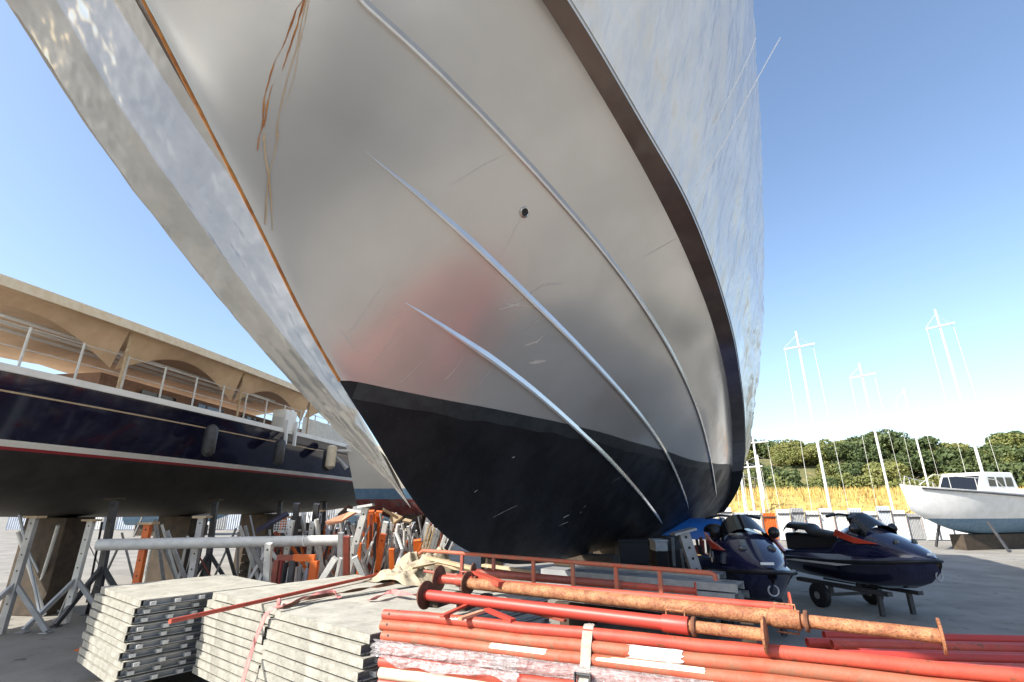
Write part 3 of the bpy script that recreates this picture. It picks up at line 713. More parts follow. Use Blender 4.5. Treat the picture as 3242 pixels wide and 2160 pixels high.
for i in range(3):
    c = atz((1395, 1480, 2370)[i], (1905, 1915, 2010)[i], .975)
    single('timber_block', MB().bar(c - nb * .1, c + nb * .35, .07, .05), 'wooddk', 'timber packing block under the props, %s' % ('leftmost', 'second from left', 'rightmost')[i], 'timber')

# ------------------------------------------------------------------ red guard frame behind the props
ga = att(1335, 1738, 5.0); gb = att(2262, 1838, 3.55); gb.z = 1.18; ga.z = 1.215; gd = (gb - ga).normalized(); gl = (gb - ga).length
gf = thing('guard_frame', 'long rusty red guard frame with short uprights standing behind the props', 'guard frame', (ga + gb) / 2 - UP * .22)
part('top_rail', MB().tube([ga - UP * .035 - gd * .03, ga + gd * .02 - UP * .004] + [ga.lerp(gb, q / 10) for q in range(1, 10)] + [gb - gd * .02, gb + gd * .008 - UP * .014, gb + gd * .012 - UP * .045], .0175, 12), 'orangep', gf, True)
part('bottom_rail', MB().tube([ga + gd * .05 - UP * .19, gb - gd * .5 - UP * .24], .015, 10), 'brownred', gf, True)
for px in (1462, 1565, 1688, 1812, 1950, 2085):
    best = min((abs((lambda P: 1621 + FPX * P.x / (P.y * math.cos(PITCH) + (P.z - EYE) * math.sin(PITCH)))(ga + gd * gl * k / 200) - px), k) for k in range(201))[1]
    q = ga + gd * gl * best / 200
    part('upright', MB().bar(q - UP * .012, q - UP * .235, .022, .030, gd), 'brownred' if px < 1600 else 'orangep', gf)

# ------------------------------------------------------------------ grey steel beams in the boat's shade
ba = atz(1712, 1800, .78); bb = atz(2322, 1850, .78)
bd = (bb - ba); bd.z = 0; bd.normalize(); bn = Vector((-bd.y, bd.x, 0))
def beam(c0, c1, w, h, label, slots=True):
    t = thing('steel_beam', label, 'steel beam', (c0 + c1) / 2 - UP * h / 2)
    d = (c1 - c0).normalized(); n = Vector((-d.y, d.x, 0))
    prof = [(-w / 2, h / 2), (w / 2, h / 2), (w / 2, -h / 2), (w / 2 - .012, -h / 2), (w / 2 - .012, h / 2 - .012), (-w / 2 + .012, h / 2 - .012), (-w / 2 + .012, -h / 2), (-w / 2, -h / 2)]
    k = len(prof); v = [c0 + n * x + UP * z for x, z in prof] + [c1 + n * x + UP * z for x, z in prof]
    part('channel', MB().add(v, [(i, i + k, (i + 1) % k + k, (i + 1) % k) for i in range(k)] + [tuple(range(k)), tuple(range(2 * k - 1, k - 1, -1))]), 'galv', t)
    if slots:
        for f in (.2, .5, .8, .95):
            c = c0.lerp(c1, f) + UP * (h / 2 + .0012)
            part('slot', MB().box(c, (.16, .025, .002), d), 'black', t)
for k, (z, sh, e0, e1x, wd) in enumerate(((.735, 0, 0, .04, .36), (.635, -.02, .1, 0, .36), (.535, 0, 0, -.06, .36), (.435, .01, .1, .05, .36), (.78, .42, .3, -.25, .34), (.68, .42, .1, -.1, .34), (.58, .43, 0, 0, .34))):
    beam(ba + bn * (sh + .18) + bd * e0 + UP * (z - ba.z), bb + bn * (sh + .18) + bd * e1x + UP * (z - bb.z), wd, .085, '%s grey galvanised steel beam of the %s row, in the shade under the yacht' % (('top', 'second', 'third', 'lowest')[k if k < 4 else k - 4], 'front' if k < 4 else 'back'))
for f in (.15, .8):
    c = ba.lerp(bb, f) + bn * .35
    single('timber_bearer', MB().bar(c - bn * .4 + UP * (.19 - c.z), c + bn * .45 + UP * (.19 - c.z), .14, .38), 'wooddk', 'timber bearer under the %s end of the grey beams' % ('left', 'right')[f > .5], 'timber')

# ------------------------------------------------------------------ supports and things in the shade under the yacht
for k, s_ in enumerate((8.4, 10.6, 13.2)):
    top = float(zk(s_)); n = 5; q = Vector(A3 * s_ + N3 * CL)
    for j in range(n):
        h = (top - .002) / n; ax = Vector(N3) if j % 2 == 0 else Vector(A3)
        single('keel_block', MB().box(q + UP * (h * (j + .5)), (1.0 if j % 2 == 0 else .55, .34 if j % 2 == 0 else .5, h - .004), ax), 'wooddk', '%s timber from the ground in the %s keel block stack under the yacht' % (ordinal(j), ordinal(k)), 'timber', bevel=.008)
def stand(top, foot, w, m, label, legs=True, m2=None, pad=None, holes=6, spread=.5):
    """boat stand: perforated post on a splayed base"""
    top = Vector(top); foot = Vector(foot); t = thing('boat_stand', label, 'boat stand', (foot.x, foot.y, 0))
    ax = (top - foot).normalized()
    p = part('post', MB().bar(foot, top, w, w * .75, (0, -1, 0)), m, t, bevel=.004)
    side = Vector((0, -1, 0)); side = (side - ax * side.dot(ax)).normalized()
    for k in range(holes):
        c = foot.lerp(top, .25 + .7 * k / max(holes - 1, 1)) + side * (w * .375 + .001)
        part('pin_hole', MB().lathe(c, side, [(0, w * .14), (.0005, w * .08), (.0005, .0005)], 8), 'black', p)
    if legs:
        kk = foot.lerp(top, .42)
        for an in (.3, 2.4, 4.4):
            f = Vector((foot.x + spread * math.cos(an), foot.y + spread * math.sin(an), .03))
            part('leg', MB().bar(kk, f, w * .6), m2 or m, t)
            part('foot_plate', MB().box(f - UP * .02, (.12, .12, .014)), m2 or m, t)
    part('top_pad', MB().box(top + ax * .012, (w * 2.2, w * 1.8, .03), ax.cross(Vector((0, 1, 0))), ax), pad or m, t)
    return t
hb = att(2163, 1686, 7.2); hf = att(2212, 1835, 7.0); hd = (hf - hb).normalized(); hf = hf + hd * max(0, (hf.z - .05) / -hd.z)
stand(hb, hf, .15, 'galv', 'grey perforated steel support standing under the yacht bottom', False, holes=7)
c = atz(2092, 1800, .35); bq = MB().lathe((c.x, c.y, .0), UP, [(0, .001), (0, .13), (.33, .17), (.345, .175), (.345, .165), (.02, .12), (.02, .001)], 24)
b_ = thing('bucket', 'red plastic bucket in the shade behind the red guard frame', 'bucket', (c.x, c.y, 0))
mv = atz(2092, 1800, .70) - Vector((c.x, c.y, .34))
part('tub', MB().lathe(Vector((c.x, c.y, 0)) + mv, UP, [(0, .001), (0, .13), (.33, .17), (.345, .178), (.345, .165), (.02, .12), (.02, .001)], 24), 'redbucket', b_, True)
part('handle', MB().tube([Vector((c.x, c.y, 0)) + mv + Vector((.175 * math.cos(a), -.05 * math.sin(a), .33 - .10 * math.sin(a))) for a in [k * math.pi / 10 for k in range(11)]], .005, 6), 'galv', b_, True)
b_.location = Vector((c.x, c.y, 0)) + mv
for ch in b_.children:
    for v in ch.data.vertices: v.co -= Vector(mv)
pb = Vector((c.x, c.y, 0)) + mv
tb = MB(); tb.box((pb.x, pb.y + .25, pb.z - .03), (2.4, .9, .05), bd)
tbl = thing('trestle_table', 'brown plank bench in the dark under the yacht holding the red bucket', 'bench', (pb.x, pb.y + .25, 0))
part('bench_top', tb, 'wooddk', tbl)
for sx in (-1, 1):
    for sy in (-1, 1):
        q = Vector((pb.x, pb.y + .25, 0)) + bd * sx * 1.05 + bn * sy * .36
        part('leg', MB().bar(q, q + UP * (pb.z - .056), .07), 'wooddk', tbl)
crumple('cloth_heap', Vector((pb.x - .62, pb.y + .1, pb.z - .003)), .42, .3, .17, 'paper', 'pale crumpled plastic bag on the bench beside the red bucket', 'plastic bag', 5.5, .2)
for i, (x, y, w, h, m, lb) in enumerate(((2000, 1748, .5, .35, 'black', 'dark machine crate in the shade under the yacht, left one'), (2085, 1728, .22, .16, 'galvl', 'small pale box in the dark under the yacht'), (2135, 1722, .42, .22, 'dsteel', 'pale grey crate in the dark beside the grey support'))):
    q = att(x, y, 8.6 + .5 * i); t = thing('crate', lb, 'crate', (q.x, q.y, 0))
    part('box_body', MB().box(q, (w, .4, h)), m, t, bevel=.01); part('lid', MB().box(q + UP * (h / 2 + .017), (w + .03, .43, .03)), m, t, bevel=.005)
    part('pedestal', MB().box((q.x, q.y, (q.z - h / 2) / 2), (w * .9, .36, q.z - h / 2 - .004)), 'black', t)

# ------------------------------------------------------------------ boat stands and posts stored on the left
def z7(x, y): return (800 + .3827 * x, 1560 + .3827 * y)
def zc1(x, y): return (800 + .1786 * x, 1580 + .1786 * y)
def zc2(x, y): return (1090 + .1786 * x, 1580 + .1786 * y)
def seg(pt, pb, t, tb=None):
    a = att(*pt, t); b = att(*pb, tb or t); d = (b - a).normalized()
    if b.z > .02: b = b + d * ((b.z - .02) / -d.z)
    return a, b
def post(pt, pb, t, w, m, label, box=True, name='steel_post', tb=None, holes=0, cat='steel post'):
    w *= .8; a, b = seg(pt, pb, t, tb); th = thing(name, label, cat, (b.x, b.y, 0))
    ax = (a - b).normalized(); sd = Vector((0, -1, 0)); sd = (sd - ax * sd.dot(ax)).normalized()
    if box: p = part('shaft', MB().bar(b, a, w, w * .7, (0, -1, 0)), m, th, bevel=.003)
    else: p = part('shaft', MB().tube([b, a], w / 2, 10, hollow=.8), m, th, True)
    for k in range(holes):
        c = b.lerp(a, .3 + .65 * k / max(holes - 1, 1)) + sd * (w * .35 + .001)
        part('pin_hole', MB().lathe(c, sd, [(0, w * .16), (.0005, w * .1), (.0005, .0005)], 8), 'black', p)
    if box: part('end_cap', MB().box(a + ax * .006, (w * 1.05, w * .74, .01), ax.cross(sd), ax), m, th)
    return th, a, b
# main ones, read off the photograph
post(zc1(285, 800), zc1(250, 1440), 6.2, .10, 'galvl', 'thick light grey box post at the left front of the stands', holes=2)
post(zc1(780, 90), zc1(735, 660), 7.4, .10, 'dsteel', 'black box post standing tall under the navy hull, left of two')
post(zc1(1135, 100), zc1(1080, 650), 7.6, .10, 'dsteel', 'black box post standing tall under the navy hull, right of two')
post(zc1(700, 400), zc1(650, 690), 7.2, .085, 'galvl', 'pale perforated sleeve post beside the left black post', holes=4)
post(zc1(1060, 420), zc1(1030, 690), 7.4, .085, 'galvl', 'pale perforated sleeve post beside the right black post', holes=4)
post(zc1(1565, 610), zc1(1540, 1420), 6.6, .085, 'galv', 'grey flat post with one hole beside the brown-red post', holes=1)
post(zc1(1665, 680), zc1(1665, 1400), 6.5, .095, 'brownred', 'brown-red round-edged post beside the white perforated one')
post(zc1(1460, 1060), zc1(1190, 1500), 6.1, .09, 'galvl', 'light grey strut leaning steeply to the left at the front')
post(zc1(1560, 1060), zc1(1470, 1440), 6.3, .05, 'galvl', 'thin pale strut beside the steep grey strut')
main = post(zc2(385, 150), zc2(140, 1050), 6.7, .105, 'galvl', 'white perforated post leaning right, tallest among the stands', holes=7)
part('head_plate', MB().box(main[1] + UP * .02, (.20, .14, .03), (1, 0, .15)), 'galvl', main[0])
part('wing_nut', MB().bar(main[1] + Vector((-.25, 0, -.03)), main[1] + Vector((-.06, 0, -.06)), .03), 'galvl', main[0])
post(zc2(190, 1040), zc2(320, 1330), 6.2, .085, 'galvl', 'short pale strut at the foot of the white perforated post', holes=1)
post(zc2(735, 420), zc2(690, 650), 7.0, .085, 'galvl', 'upper pale tube continuing above the orange post')
post(zc2(690, 640), zc2(580, 1300), 6.8, .10, 'orange', 'bright orange post leaning left in the middle of the stands', holes=3)
post(zc2(840, 900), zc2(850, 1240), 6.6, .085, 'orange', 'short upright orange post beside the bent white tube')
post(zc2(470, 220), zc2(480, 560), 8.0, .13, 'orange', 'wide orange plate post rising behind the white perforated post')
post(zc2(620, 230), zc2(600, 400), 8.1, .12, 'orange', 'orange plate post under the timber offcuts')
post(zc2(1075, 560), zc2(1070, 950), 7.2, .06, 'galvl', 'thin pale upright tube right of the bent white tube', box=False)
post(zc2(1070, 930), zc2(1070, 1200), 6.9, .06, 'orange', 'thin orange tube below the pale upright tube', box=False)
post(zc2(275, 800), zc2(260, 1080), 7.0, .06, 'orange', 'thin orange post just right of the white perforated post')
post(zc2(1290, 740), zc2(1300, 860), 7.6, .14, 'orange', 'broad orange bracket near the red antifouling')
post(zc2(1140, 650), zc2(1180, 1080), 7.1, .05, 'galvl', 'slim pale tube leaning right near the red antifouling', box=False)
# bent white tube
bt = [att(*zc2(960, 450), 7.0), att(*zc2(930, 600), 7.0), att(*zc2(1040, 900), 6.9), att(*zc2(930, 1220), 6.7)]
bt.append(Vector((bt[-1].x - .1, bt[-1].y - .1, .02)))
single('bent_tube', MB().tube(bt, .03, 10), 'galvl', 'white steel tube bent in a zigzag among the stands', 'steel tube', smooth=True)
# leaning slats near the yacht bottom
for k in range(5):
    post(zc2(1500 + k * 46, 470 + k * 26), zc2(1395 + k * 48, 860 + k * 8), 7.4 + .06 * k, .035 if k < 3 else .07, 'wood' if k < 3 else 'galv', '%s leaning lath next to the black yacht bottom' % ('leftmost', 'second', 'third', 'fourth', 'rightmost')[k], holes=0 if k < 3 else 4, name='stored_lath', cat='lath')
# large grey pipe on posts
pa = att(*zc1(100, 760), 6.9); pb_ = att(*zc1(1700, 730), 7.1); pd = (pb_ - pa).normalized()
gp = thing('steel_pipe', 'large pale grey pipe lying level across the stands', 'steel pipe', (pa + pb_) / 2 - UP * .07)
part('pipe_wall', MB().tube([pa - pd * 2.0, pa, pb_], .072, 20, hollow=.9), 'galvl', gp, True)
part('rope_tie', MB().tube([pa.lerp(pb_, .48) + Vector((.01 * k, .076 * math.cos(k), .076 * math.sin(k))) for k in range(8)], .008, 6), 'cord', gp, True)
# orange storage frame with tubes hanging in it
fa = att(*zc1(440, 1040), 6.7); fb = att(*zc1(1110, 1050), 6.7)
fr_ = thing('storage_rack', 'red-orange steel rack full of upright tubes below the grey pipe', 'rack', Vector(((fa.x + fb.x) / 2, fa.y, 0)))
part('top_bar', MB().bar(fa.lerp(fb, .42), fb, .06, .09), 'orange', fr_, bevel=.004)
part('top_bar', MB().bar(fa, fa.lerp(fb, .42), .06, .07), 'brownred', fr_, bevel=.004)
for k, f in enumerate((0, .42, 1)):
    q = fa.lerp(fb, f); part('rack_post', MB().bar(q - UP * .03, (q.x, q.y, .02), .07 if k < 2 else .10), ('brownred', 'dsteel', 'orange')[k], fr_, bevel=.004)
part('cross_bar', MB().bar(fa + UP * (.16 - fa.z), fb + UP * (.16 - fb.z), .05), 'brownred', fr_)
cols = ['crimson', 'dsteel', 'galvl', 'brownred', 'dsteel', 'galv', 'white', 'galv', 'bluegrey', 'orange', 'galvl', 'dsteel', 'galv']
for k, cm in enumerate(cols):
    q = fa.lerp(fb, (k + .6) / (len(cols) + .2)) + Vector((0, .12, 0)); lean = random.uniform(-.06, .06)
    t = single('rack_tube', MB().tube([(q.x, q.y, .02), (q.x + lean, q.y + .03, q.z + random.uniform(-.16, .02))], random.uniform(.022, .042), 10), cm, '%s tube from the left in the red-orange rack' % ordinal(k), 'steel tube', smooth=True)
# wooden offcuts and plates on top
def slab(pix, t, m, label, th=.025, name='timber_offcut', cat='timber'):
    P = [att(*p, t + dt) for p, dt in pix]; single(name, MB().prism(P, Vector((0, .03, -th))), m, label, cat)
slab([(zc2(-340, 400), 0), (zc2(-300, 440), 0), (zc2(-60, 390), .1), (zc2(240, 210), .2), (zc2(60, 240), .3), (zc2(-180, 330), .2)], 7.0, 'ply', 'warped reddish plywood piece balanced on the stands')
slab([(zc2(-120, 270), 0), (zc2(60, 100), 0), (zc2(150, 130), .2), (zc2(0, 250), .2)], 7.3, 'dsteel', 'dark grey board leaning against the navy hull')
slab([(zc2(680, 150), 0), (zc2(700, 190), 0), (zc2(930, 330), .1), (zc2(960, 310), .1)], 6.9, 'wood', 'narrow pale timber offcut on top of the stands')
slab([(zc2(800, 350), 0), (zc2(870, 430), 0), (zc2(1035, 310), .2), (zc2(840, 230), .2)], 7.0, 'wood', 'square pale timber offcut on top of the stands')
slab([(zc2(1030, 380), 0), (zc2(1170, 410), 0), (zc2(1200, 370), .2), (zc2(1080, 340), .2)], 7.0, 'wood', 'small pale timber offcut right of the square one')
slab([(zc1(60, 520), 0), (zc1(60, 580), 0), (zc1(640, 260), .5), (zc1(590, 215), .5)], 6.8, 'navytarp', 'navy blue board leaning at the left edge of the stands', .03, 'leaning_board', 'board')
# wire cage
wc = att(*zc1(370, 560), 7.8); wx = att(*zc1(640, 560), 7.8); hgt = (att(*zc1(370, 380), 7.8) - wc).z
cg = thing('wire_cage', 'small wire mesh cage between the navy board and black post', 'wire cage', wc)
for k in range(7): q = wc.lerp(wx, k / 6); part('vertical_wire', MB().tube([q, q + UP * hgt], .006, 5), 'galvl', cg)
for k in range(5): part('horizontal_wire', MB().tube([wc + UP * hgt * k / 4, wx + UP * hgt * k / 4], .006, 5), 'galvl', cg)
part('cage_floor', MB().box((wc + wx) / 2 + Vector((0, .25, -.02)), ((wx - wc).length, .5, .03)), 'galvl', cg)
part('support_post', MB().bar((wc + wx) / 2 + Vector((0, .25, -.04)), Vector(((wc.x + wx.x) / 2, wc.y + .25, .02)), .08), 'dsteel', cg)
# proper tripod stands, then loose posts to fill the store
SG = 'boat stands stored on the left'
k_ = 0
for x, t, top, m in ((640, 7.2, 1640, 'galv'), (470, 6.8, 1660, 'orange'), (290, 7.6, 1650, 'galvl'), (110, 7.0, 1640, 'galv'), (900, 8.8, 1640, 'orange'), (1010, 9.2, 1620, 'galv'), (1180, 9.0, 1660, 'galvl'), (1270, 8.4, 1680, 'galv')):
    a = att(x, top, t)
    stand(a, (a.x + random.uniform(-.05, .05), a.y, .02), .09, m, '%s tripod boat stand from the left, %s' % (ordinal(k_), {'galv': 'grey', 'orange': 'orange', 'galvl': 'pale'}[m]), True, m2='galv' if m != 'orange' else 'orange', pad='wood'); k_ += 1
names = {'galv': 'grey', 'galvl': 'pale grey', 'orange': 'orange', 'dsteel': 'black', 'brownred': 'brown-red', 'white': 'white', 'bluegrey': 'bluish grey'}
pool = ['galv', 'galvl', 'galvl', 'white', 'orange', 'dsteel', 'dsteel', 'galv', 'brownred', 'bluegrey', 'galvl']
specs = []
for k in range(290):
    x = random.uniform(60, 1395) if k < 60 else (random.uniform(820, 1390) if k < 130 else random.uniform(960, 1395))
    specs.append((x, random.choice(pool), random.uniform(7.2, 10.5), random.uniform(1625, 1740), random.uniform(-70, 70) * (1 if k < 130 else 1.3), random.uniform(.035, .085) * (1 if k < 130 else .62), random.random() < .6))
specs.sort()
cnt = {}
for x, m, t, y, lean, w, bx in specs:
    if x > 1300 and t < 8: t = 8.2
    i = cnt.get(m, 0); cnt[m] = i + 1
    post((x + lean, y), (x, 1830), t, w, m, '%s %s post from the left among the loose posts behind the stands' % (ordinal(i), names[m]), box=bx)

for k in range(9):  # dark stacks added to stand in for the shadow under the hulls
    q = att(830 + 68 * k, 1700, 11.0 + .5 * (k % 2)); h = random.uniform(1.05, 1.5)
    t = thing('shade_fill_pallets', '%s dark pallet stack from the left added as shade behind the posts' % ordinal(k), 'pallets', Vector((q.x, q.y, 0)))
    for j in range(int(h / .16)):
        for i in range(5): part('deck_board', MB().box((q.x - .2 + .1 * i, q.y - .0, .135 + .16 * j), (.085, .55, .02)), 'wooddk', t)
        for i in range(3): part('bearer', MB().box((q.x, q.y - .24 + .24 * i, .06 + .16 * j), (.5, .08, .115)), 'wooddk', t)
# ------------------------------------------------------------------ lofted boats
for k in range(38):
    row, i = divmod(k, 19)
    c0_ = Vector((3.7, 1.75 + .135 * i, .62 + .075 * row - .02 * (i % 2)))
    a = c0_ - Vector((1, -.1, 0)) * ((1.6 if i < 9 else 1.3) + .1 * (i % 3)); e = c0_ + Vector((1, -.1, 0)) * 1.3; a.z = e.z = c0_.z
    t = thing('steel_tube', '%s red tube of the loose pile right of the rusty prop ends' % ordinal(k), 'steel tube', (a + e) / 2 - UP * .035)
    part('tube_wall', MB().tube([a, (a + e) / 2, e], .035, 12, hollow=.86), ('redclean', 'redclean', 'redp')[k % 3], t, True)
for k in range(2):
    c0_ = Vector((3.0 + 1.5 * k, 2.56, 0)); q = Vector((0, 1, 0))
    single('timber_bearer', MB().bar(c0_ - q * .95 + UP * .28, c0_ + q * 1.75 + UP * .28, .14, .54), 'wooddk', '%s timber block under the loose red tube pile at right' % ('left', 'right')[k], 'timber')
def loft(o, ax, L, stations_, bands, name, label, cat, bowpow=.5, q=.45, sheer=None, keelz=None, beam=2, closed=True):
    """simple displacement hull: o = stern on ground plan, ax = towards the bow; bands: (part, z0, z1, material)"""
    ax = Vector(ax).normalized(); sd = Vector((ax.y, -ax.x, 0)); t = thing(name, label, cat, o + ax * L / 2)
    def hb(u, z):
        B = beam * (1 - max(0, (u - .45) / .55) ** 2.2) * (1 - .22 * max(0, (.3 - u) / .3) ** 2)
        zk_ = keelz(u); zs_ = sheer(u); v = min(max((z - zk_) / max(zs_ - zk_, .05), 0), 1)
        return B * v ** q
    for nm, z0, z1, m in bands:
        for sg in (1, -1):
            rows = []
            for i in range(stations_ + 1):
                u = i / stations_; a = max(min(z0 if z0 is not None else keelz(u), sheer(u)), keelz(u)); b = max(min(z1 if z1 is not None else sheer(u), sheer(u)), a)
                rk = .0
                r = []
                for k in range(13):
                    z = a + (b - a) * k / 12; xx = L * u + (z - keelz(1)) * .28 * max(0, (u - .6) / .4)
                    r.append(o + ax * xx + sd * (sg * hb(u, z)) + UP * z)
                rows.append(r if sg > 0 else r[::-1])
            part(nm, MB().grid(rows), m, t, True)
    rows = []
    for i in range(stations_ + 1):
        u = i / stations_; z = sheer(u); xx = L * u + (z - keelz(1)) * .28 * max(0, (u - .6) / .4); B = hb(u, z)
        rows.append([o + ax * xx + sd * B * k + UP * (z - .02 + .05 * (1 - k * k)) for k in (1, .5, 0, -.5, -1)])
    part('deck', MB().grid(rows), 'dodger', t, True)
    zz = [keelz(0) + (sheer(0) - keelz(0)) * k / 10 for k in range(11)]
    part('transom', MB().grid([[o + sd * hb(0, z) + UP * z for z in zz], [o - sd * hb(0, z) + UP * z for z in zz]]), bands[-1][3], t)
    return t, sd
# navy yacht: side towards us, runs away from the camera
NA = Vector((.15, .989, 0)).normalized()
n1 = att(811, 1472, 10.4); n_o = Vector((n1.x, n1.y, 0)) + Vector((-1, 0, 0)) * 2.0 - NA * 6.6
LN = 21.0
navy, nsd = loft(n_o, NA, LN, 46, (('bottom_paint', None, 2.33, 'blackhull'), ('crimson_line', 2.33, 2.37, 'crimson'), ('boot_stripe', 2.37, 2.45, 'white'), ('hull_side', 2.45, None, 'navy')),
             'sailing_yacht', 'navy blue yacht with white and crimson waterline stripe under a beige awning', 'yacht', sheer=lambda u: 3.22 + .35 * max(0, u - .5) ** 2, keelz=lambda u: 1.42 + .9 * max(0, (u - .55) / .45) ** 2 + .25 * max(0, (.35 - u) / .35) ** 2, beam=2.05, q=.38)
def nb_(u, off, z): # point on the near rail of the navy yacht
    w = 15 * u / LN; B = 2.05 * (1 - max(0, (w - .45) / .55) ** 2.2) * (1 - .22 * max(0, (.3 - w) / .3) ** 2)
    return n_o + NA * 15 * u + nsd * (B + off) + UP * z
part('gold_line', MB().tube([nb_(u, .012, 2.98) for u in np.linspace(.05, .95, 40)], .012, 5), 'wood', navy)
part('toe_rail', MB().ribbon([nb_(u, .0, 3.26) for u in np.linspace(.03, .9, 40)], .09, nsd, .09), 'white', navy)
for k in range(16):
    u = .10 + k * .045; part('stanchion', MB().tube([nb_(u, -.05, 3.25), nb_(u, -.05, 3.85)], .016, 8), 'galvl', navy, True)
for z in (3.55, 3.83): part('lifeline', MB().tube([nb_(u, -.05, z) for u in np.linspace(.10, .78, 24)], .007, 5), 'galvl', navy)
# dodger cloth on the rail, deck house
rows = [[nb_(u, -.03, 3.29 + .42 * k / 4) + nsd * .015 * math.sin(u * 160) for k in range(5)] for u in np.linspace(.555, .80, 90)]
part('rail_cloth', MB().grid(rows), 'dodger', navy, True)
part('locker', MB().box(nb_(.515, -.12, 3.50), (.45, .35, .5), NA), 'white', navy, bevel=.03)
for du in (-.012, .012): part('fender_board', MB().bar(nb_(.515 + du, .08, 3.5), nb_(.515 + du, .1, 2.95), .06), 'white', navy)
part('deckhouse', MB().prism([nb_(.25, -.75, 3.2), nb_(.25, -.75, 3.68), nb_(.74, -.9, 3.62), nb_(.78, -.9, 3.2)], -nsd * 2.3), 'teak', navy)
for k in range(5):
    u = .3 + .085 * k; part('window', MB().prism([nb_(u, -.74, 3.32), nb_(u, -.742, 3.56), nb_(u + .05, -.765, 3.55), nb_(u + .05, -.765, 3.32)], nsd * .012), 'glassdk', navy)
# awning
aw = []
for i in range(31):
    u = .05 + .68 * i / 30; r = []
    for k in range(13):
        w = k / 12; r.append(nb_(u, .10 - 3.6 * w, 4.22 + .18 * math.sin(w * math.pi) - .05 * abs(math.sin(i * math.pi / 6)) + (.03 if k == 0 else 0)))
    aw.append(r)
awn = part('awning', MB().grid(aw), 'canvas', navy, True); sl = awn.modifiers.new('thick', 'SOLIDIFY'); sl.thickness = .02
part('awning_edge', MB().ribbon([nb_(u, .11, 4.27) for u in np.linspace(.05, .73, 30)], .13, UP, .02), 'cream', awn)
for k in range(4):
    u0 = .06 + .17 * k; rows = []
    for i in range(21):
        f = i / 20; u = u0 + .165 * f; sag = .62 - .46 * math.sin(f * math.pi)
        rows.append([nb_(u, .02 - .03 * j, 4.24 - sag * j / 6) for j in range(7)])
    part('side_curtain', MB().grid(rows), 'canvas', navy, True)
for k in range(5):
    u = .06 + .17 * k; part('awning_pole', MB().tube([nb_(u, -.02, 3.25), nb_(u, -.02, 4.25)], .022, 8), 'wood', navy, True)
    part('awning_pole', MB().tube([nb_(u, -3.3, 3.25), nb_(u, -3.3, 4.22)], .022, 8), 'wood', navy, True)
for k in range(3): part('spar', MB().tube([nb_(.1, -.4 - .3 * k, 4.02), nb_(.52, -.5 - .3 * k, 4.0)], .03, 8), 'white', navy, True)
for k in range(3):
    u = .35 + .14 * k; c = nb_(u, .12, 2.75); part('fender', MB().lathe(c + UP * .3, -UP, [(0, .01), (.02, .06), (.08, .11), (.5, .11), (.56, .06), (.58, .01)], 14), 'dsteel', navy, True)
# props holding the navy yacht
for k, u in enumerate((.30, .45, .60, .75)):
    q = nb_(u, -.75, 0); zt = 1.76
    stand(q + UP * (zt - .03), Vector((q.x, q.y, .02)) + nsd * .12, .10, 'dsteel', '%s dark boat stand under the navy yacht, counted from the near end' % ordinal(k), True, pad='wooddk')
q = n_o + NA * 7; 
for k, u in enumerate((.32, .5, .68)):
    c = n_o + NA * 15 * u
    w = 15 * u / LN; kz = 1.42 + .9 * max(0, (w - .55) / .45) ** 2 + .25 * max(0, (.35 - w) / .35) ** 2
    single('keel_block', MB().box(c + UP * (kz / 2), (.8, .5, kz - .004), nsd), 'wooddk', '%s timber keel support under the navy yacht' % ordinal(k), 'timber', bevel=.01)
# cream sailing boat, bow towards the left
wb = att(1186, 1600, 11.5); WA = Vector((-.96, -.28, 0)).normalized()
w_o = Vector((wb.x, wb.y, 0)) - WA * 7.75 + Vector((.05, .35, 0))
wboat, wsd = loft(w_o, WA, 8.3, 30, (('bottom_paint', None, 1.78, 'redanti'), ('boot_stripe', 1.78, 2.02, 'bootblue'), ('hull_side', 2.02, None, 'creamhull')), 'sailing_boat',
      'cream boat with pale blue waterline stripe and red bottom behind the yacht stem', 'boat', sheer=lambda u: 2.95 + .25 * max(0, u - .5) ** 2, keelz=lambda u: .72 + .95 * max(0, (u - .5) / .5) ** 2.2, beam=1.5, q=.5)
bow = w_o + WA * (8.3 + (2.95 - 1.67) * .28) + UP * 2.9
part('anchor_roller', MB().box(bow + WA * .05, (.5, .12, .05), WA), 'galvl', wboat)
part('anchor', MB().tube([bow + WA * .35 - UP * .04, bow + WA * .1 - UP * .25, bow - WA * .05 - UP * .42], [.025, .03, .06], 8), 'galv', wboat, True)
single('fender', MB().lathe(bow + WA * .30 + UP * .12 - Vector((0, .1, 0)), -UP, [(0, .01), (.01, .06), (.05, .11), (.5, .11), (.55, .06), (.57, .01)], 16), 'cream', 'cream cylinder fender hanging at the cream boat bow', 'fender', smooth=True)
for k, u in enumerate((.25, .6)):
    c = w_o + WA * 8.3 * u; kz = .72 + .95 * max(0, (u - .5) / .5) ** 2.2
    single('keel_block', MB().box(c + UP * kz / 2, (.7, .4, kz - .004), wsd), 'wooddk', '%s timber keel support under the cream boat' % ordinal(k), 'timber', bevel=.01)

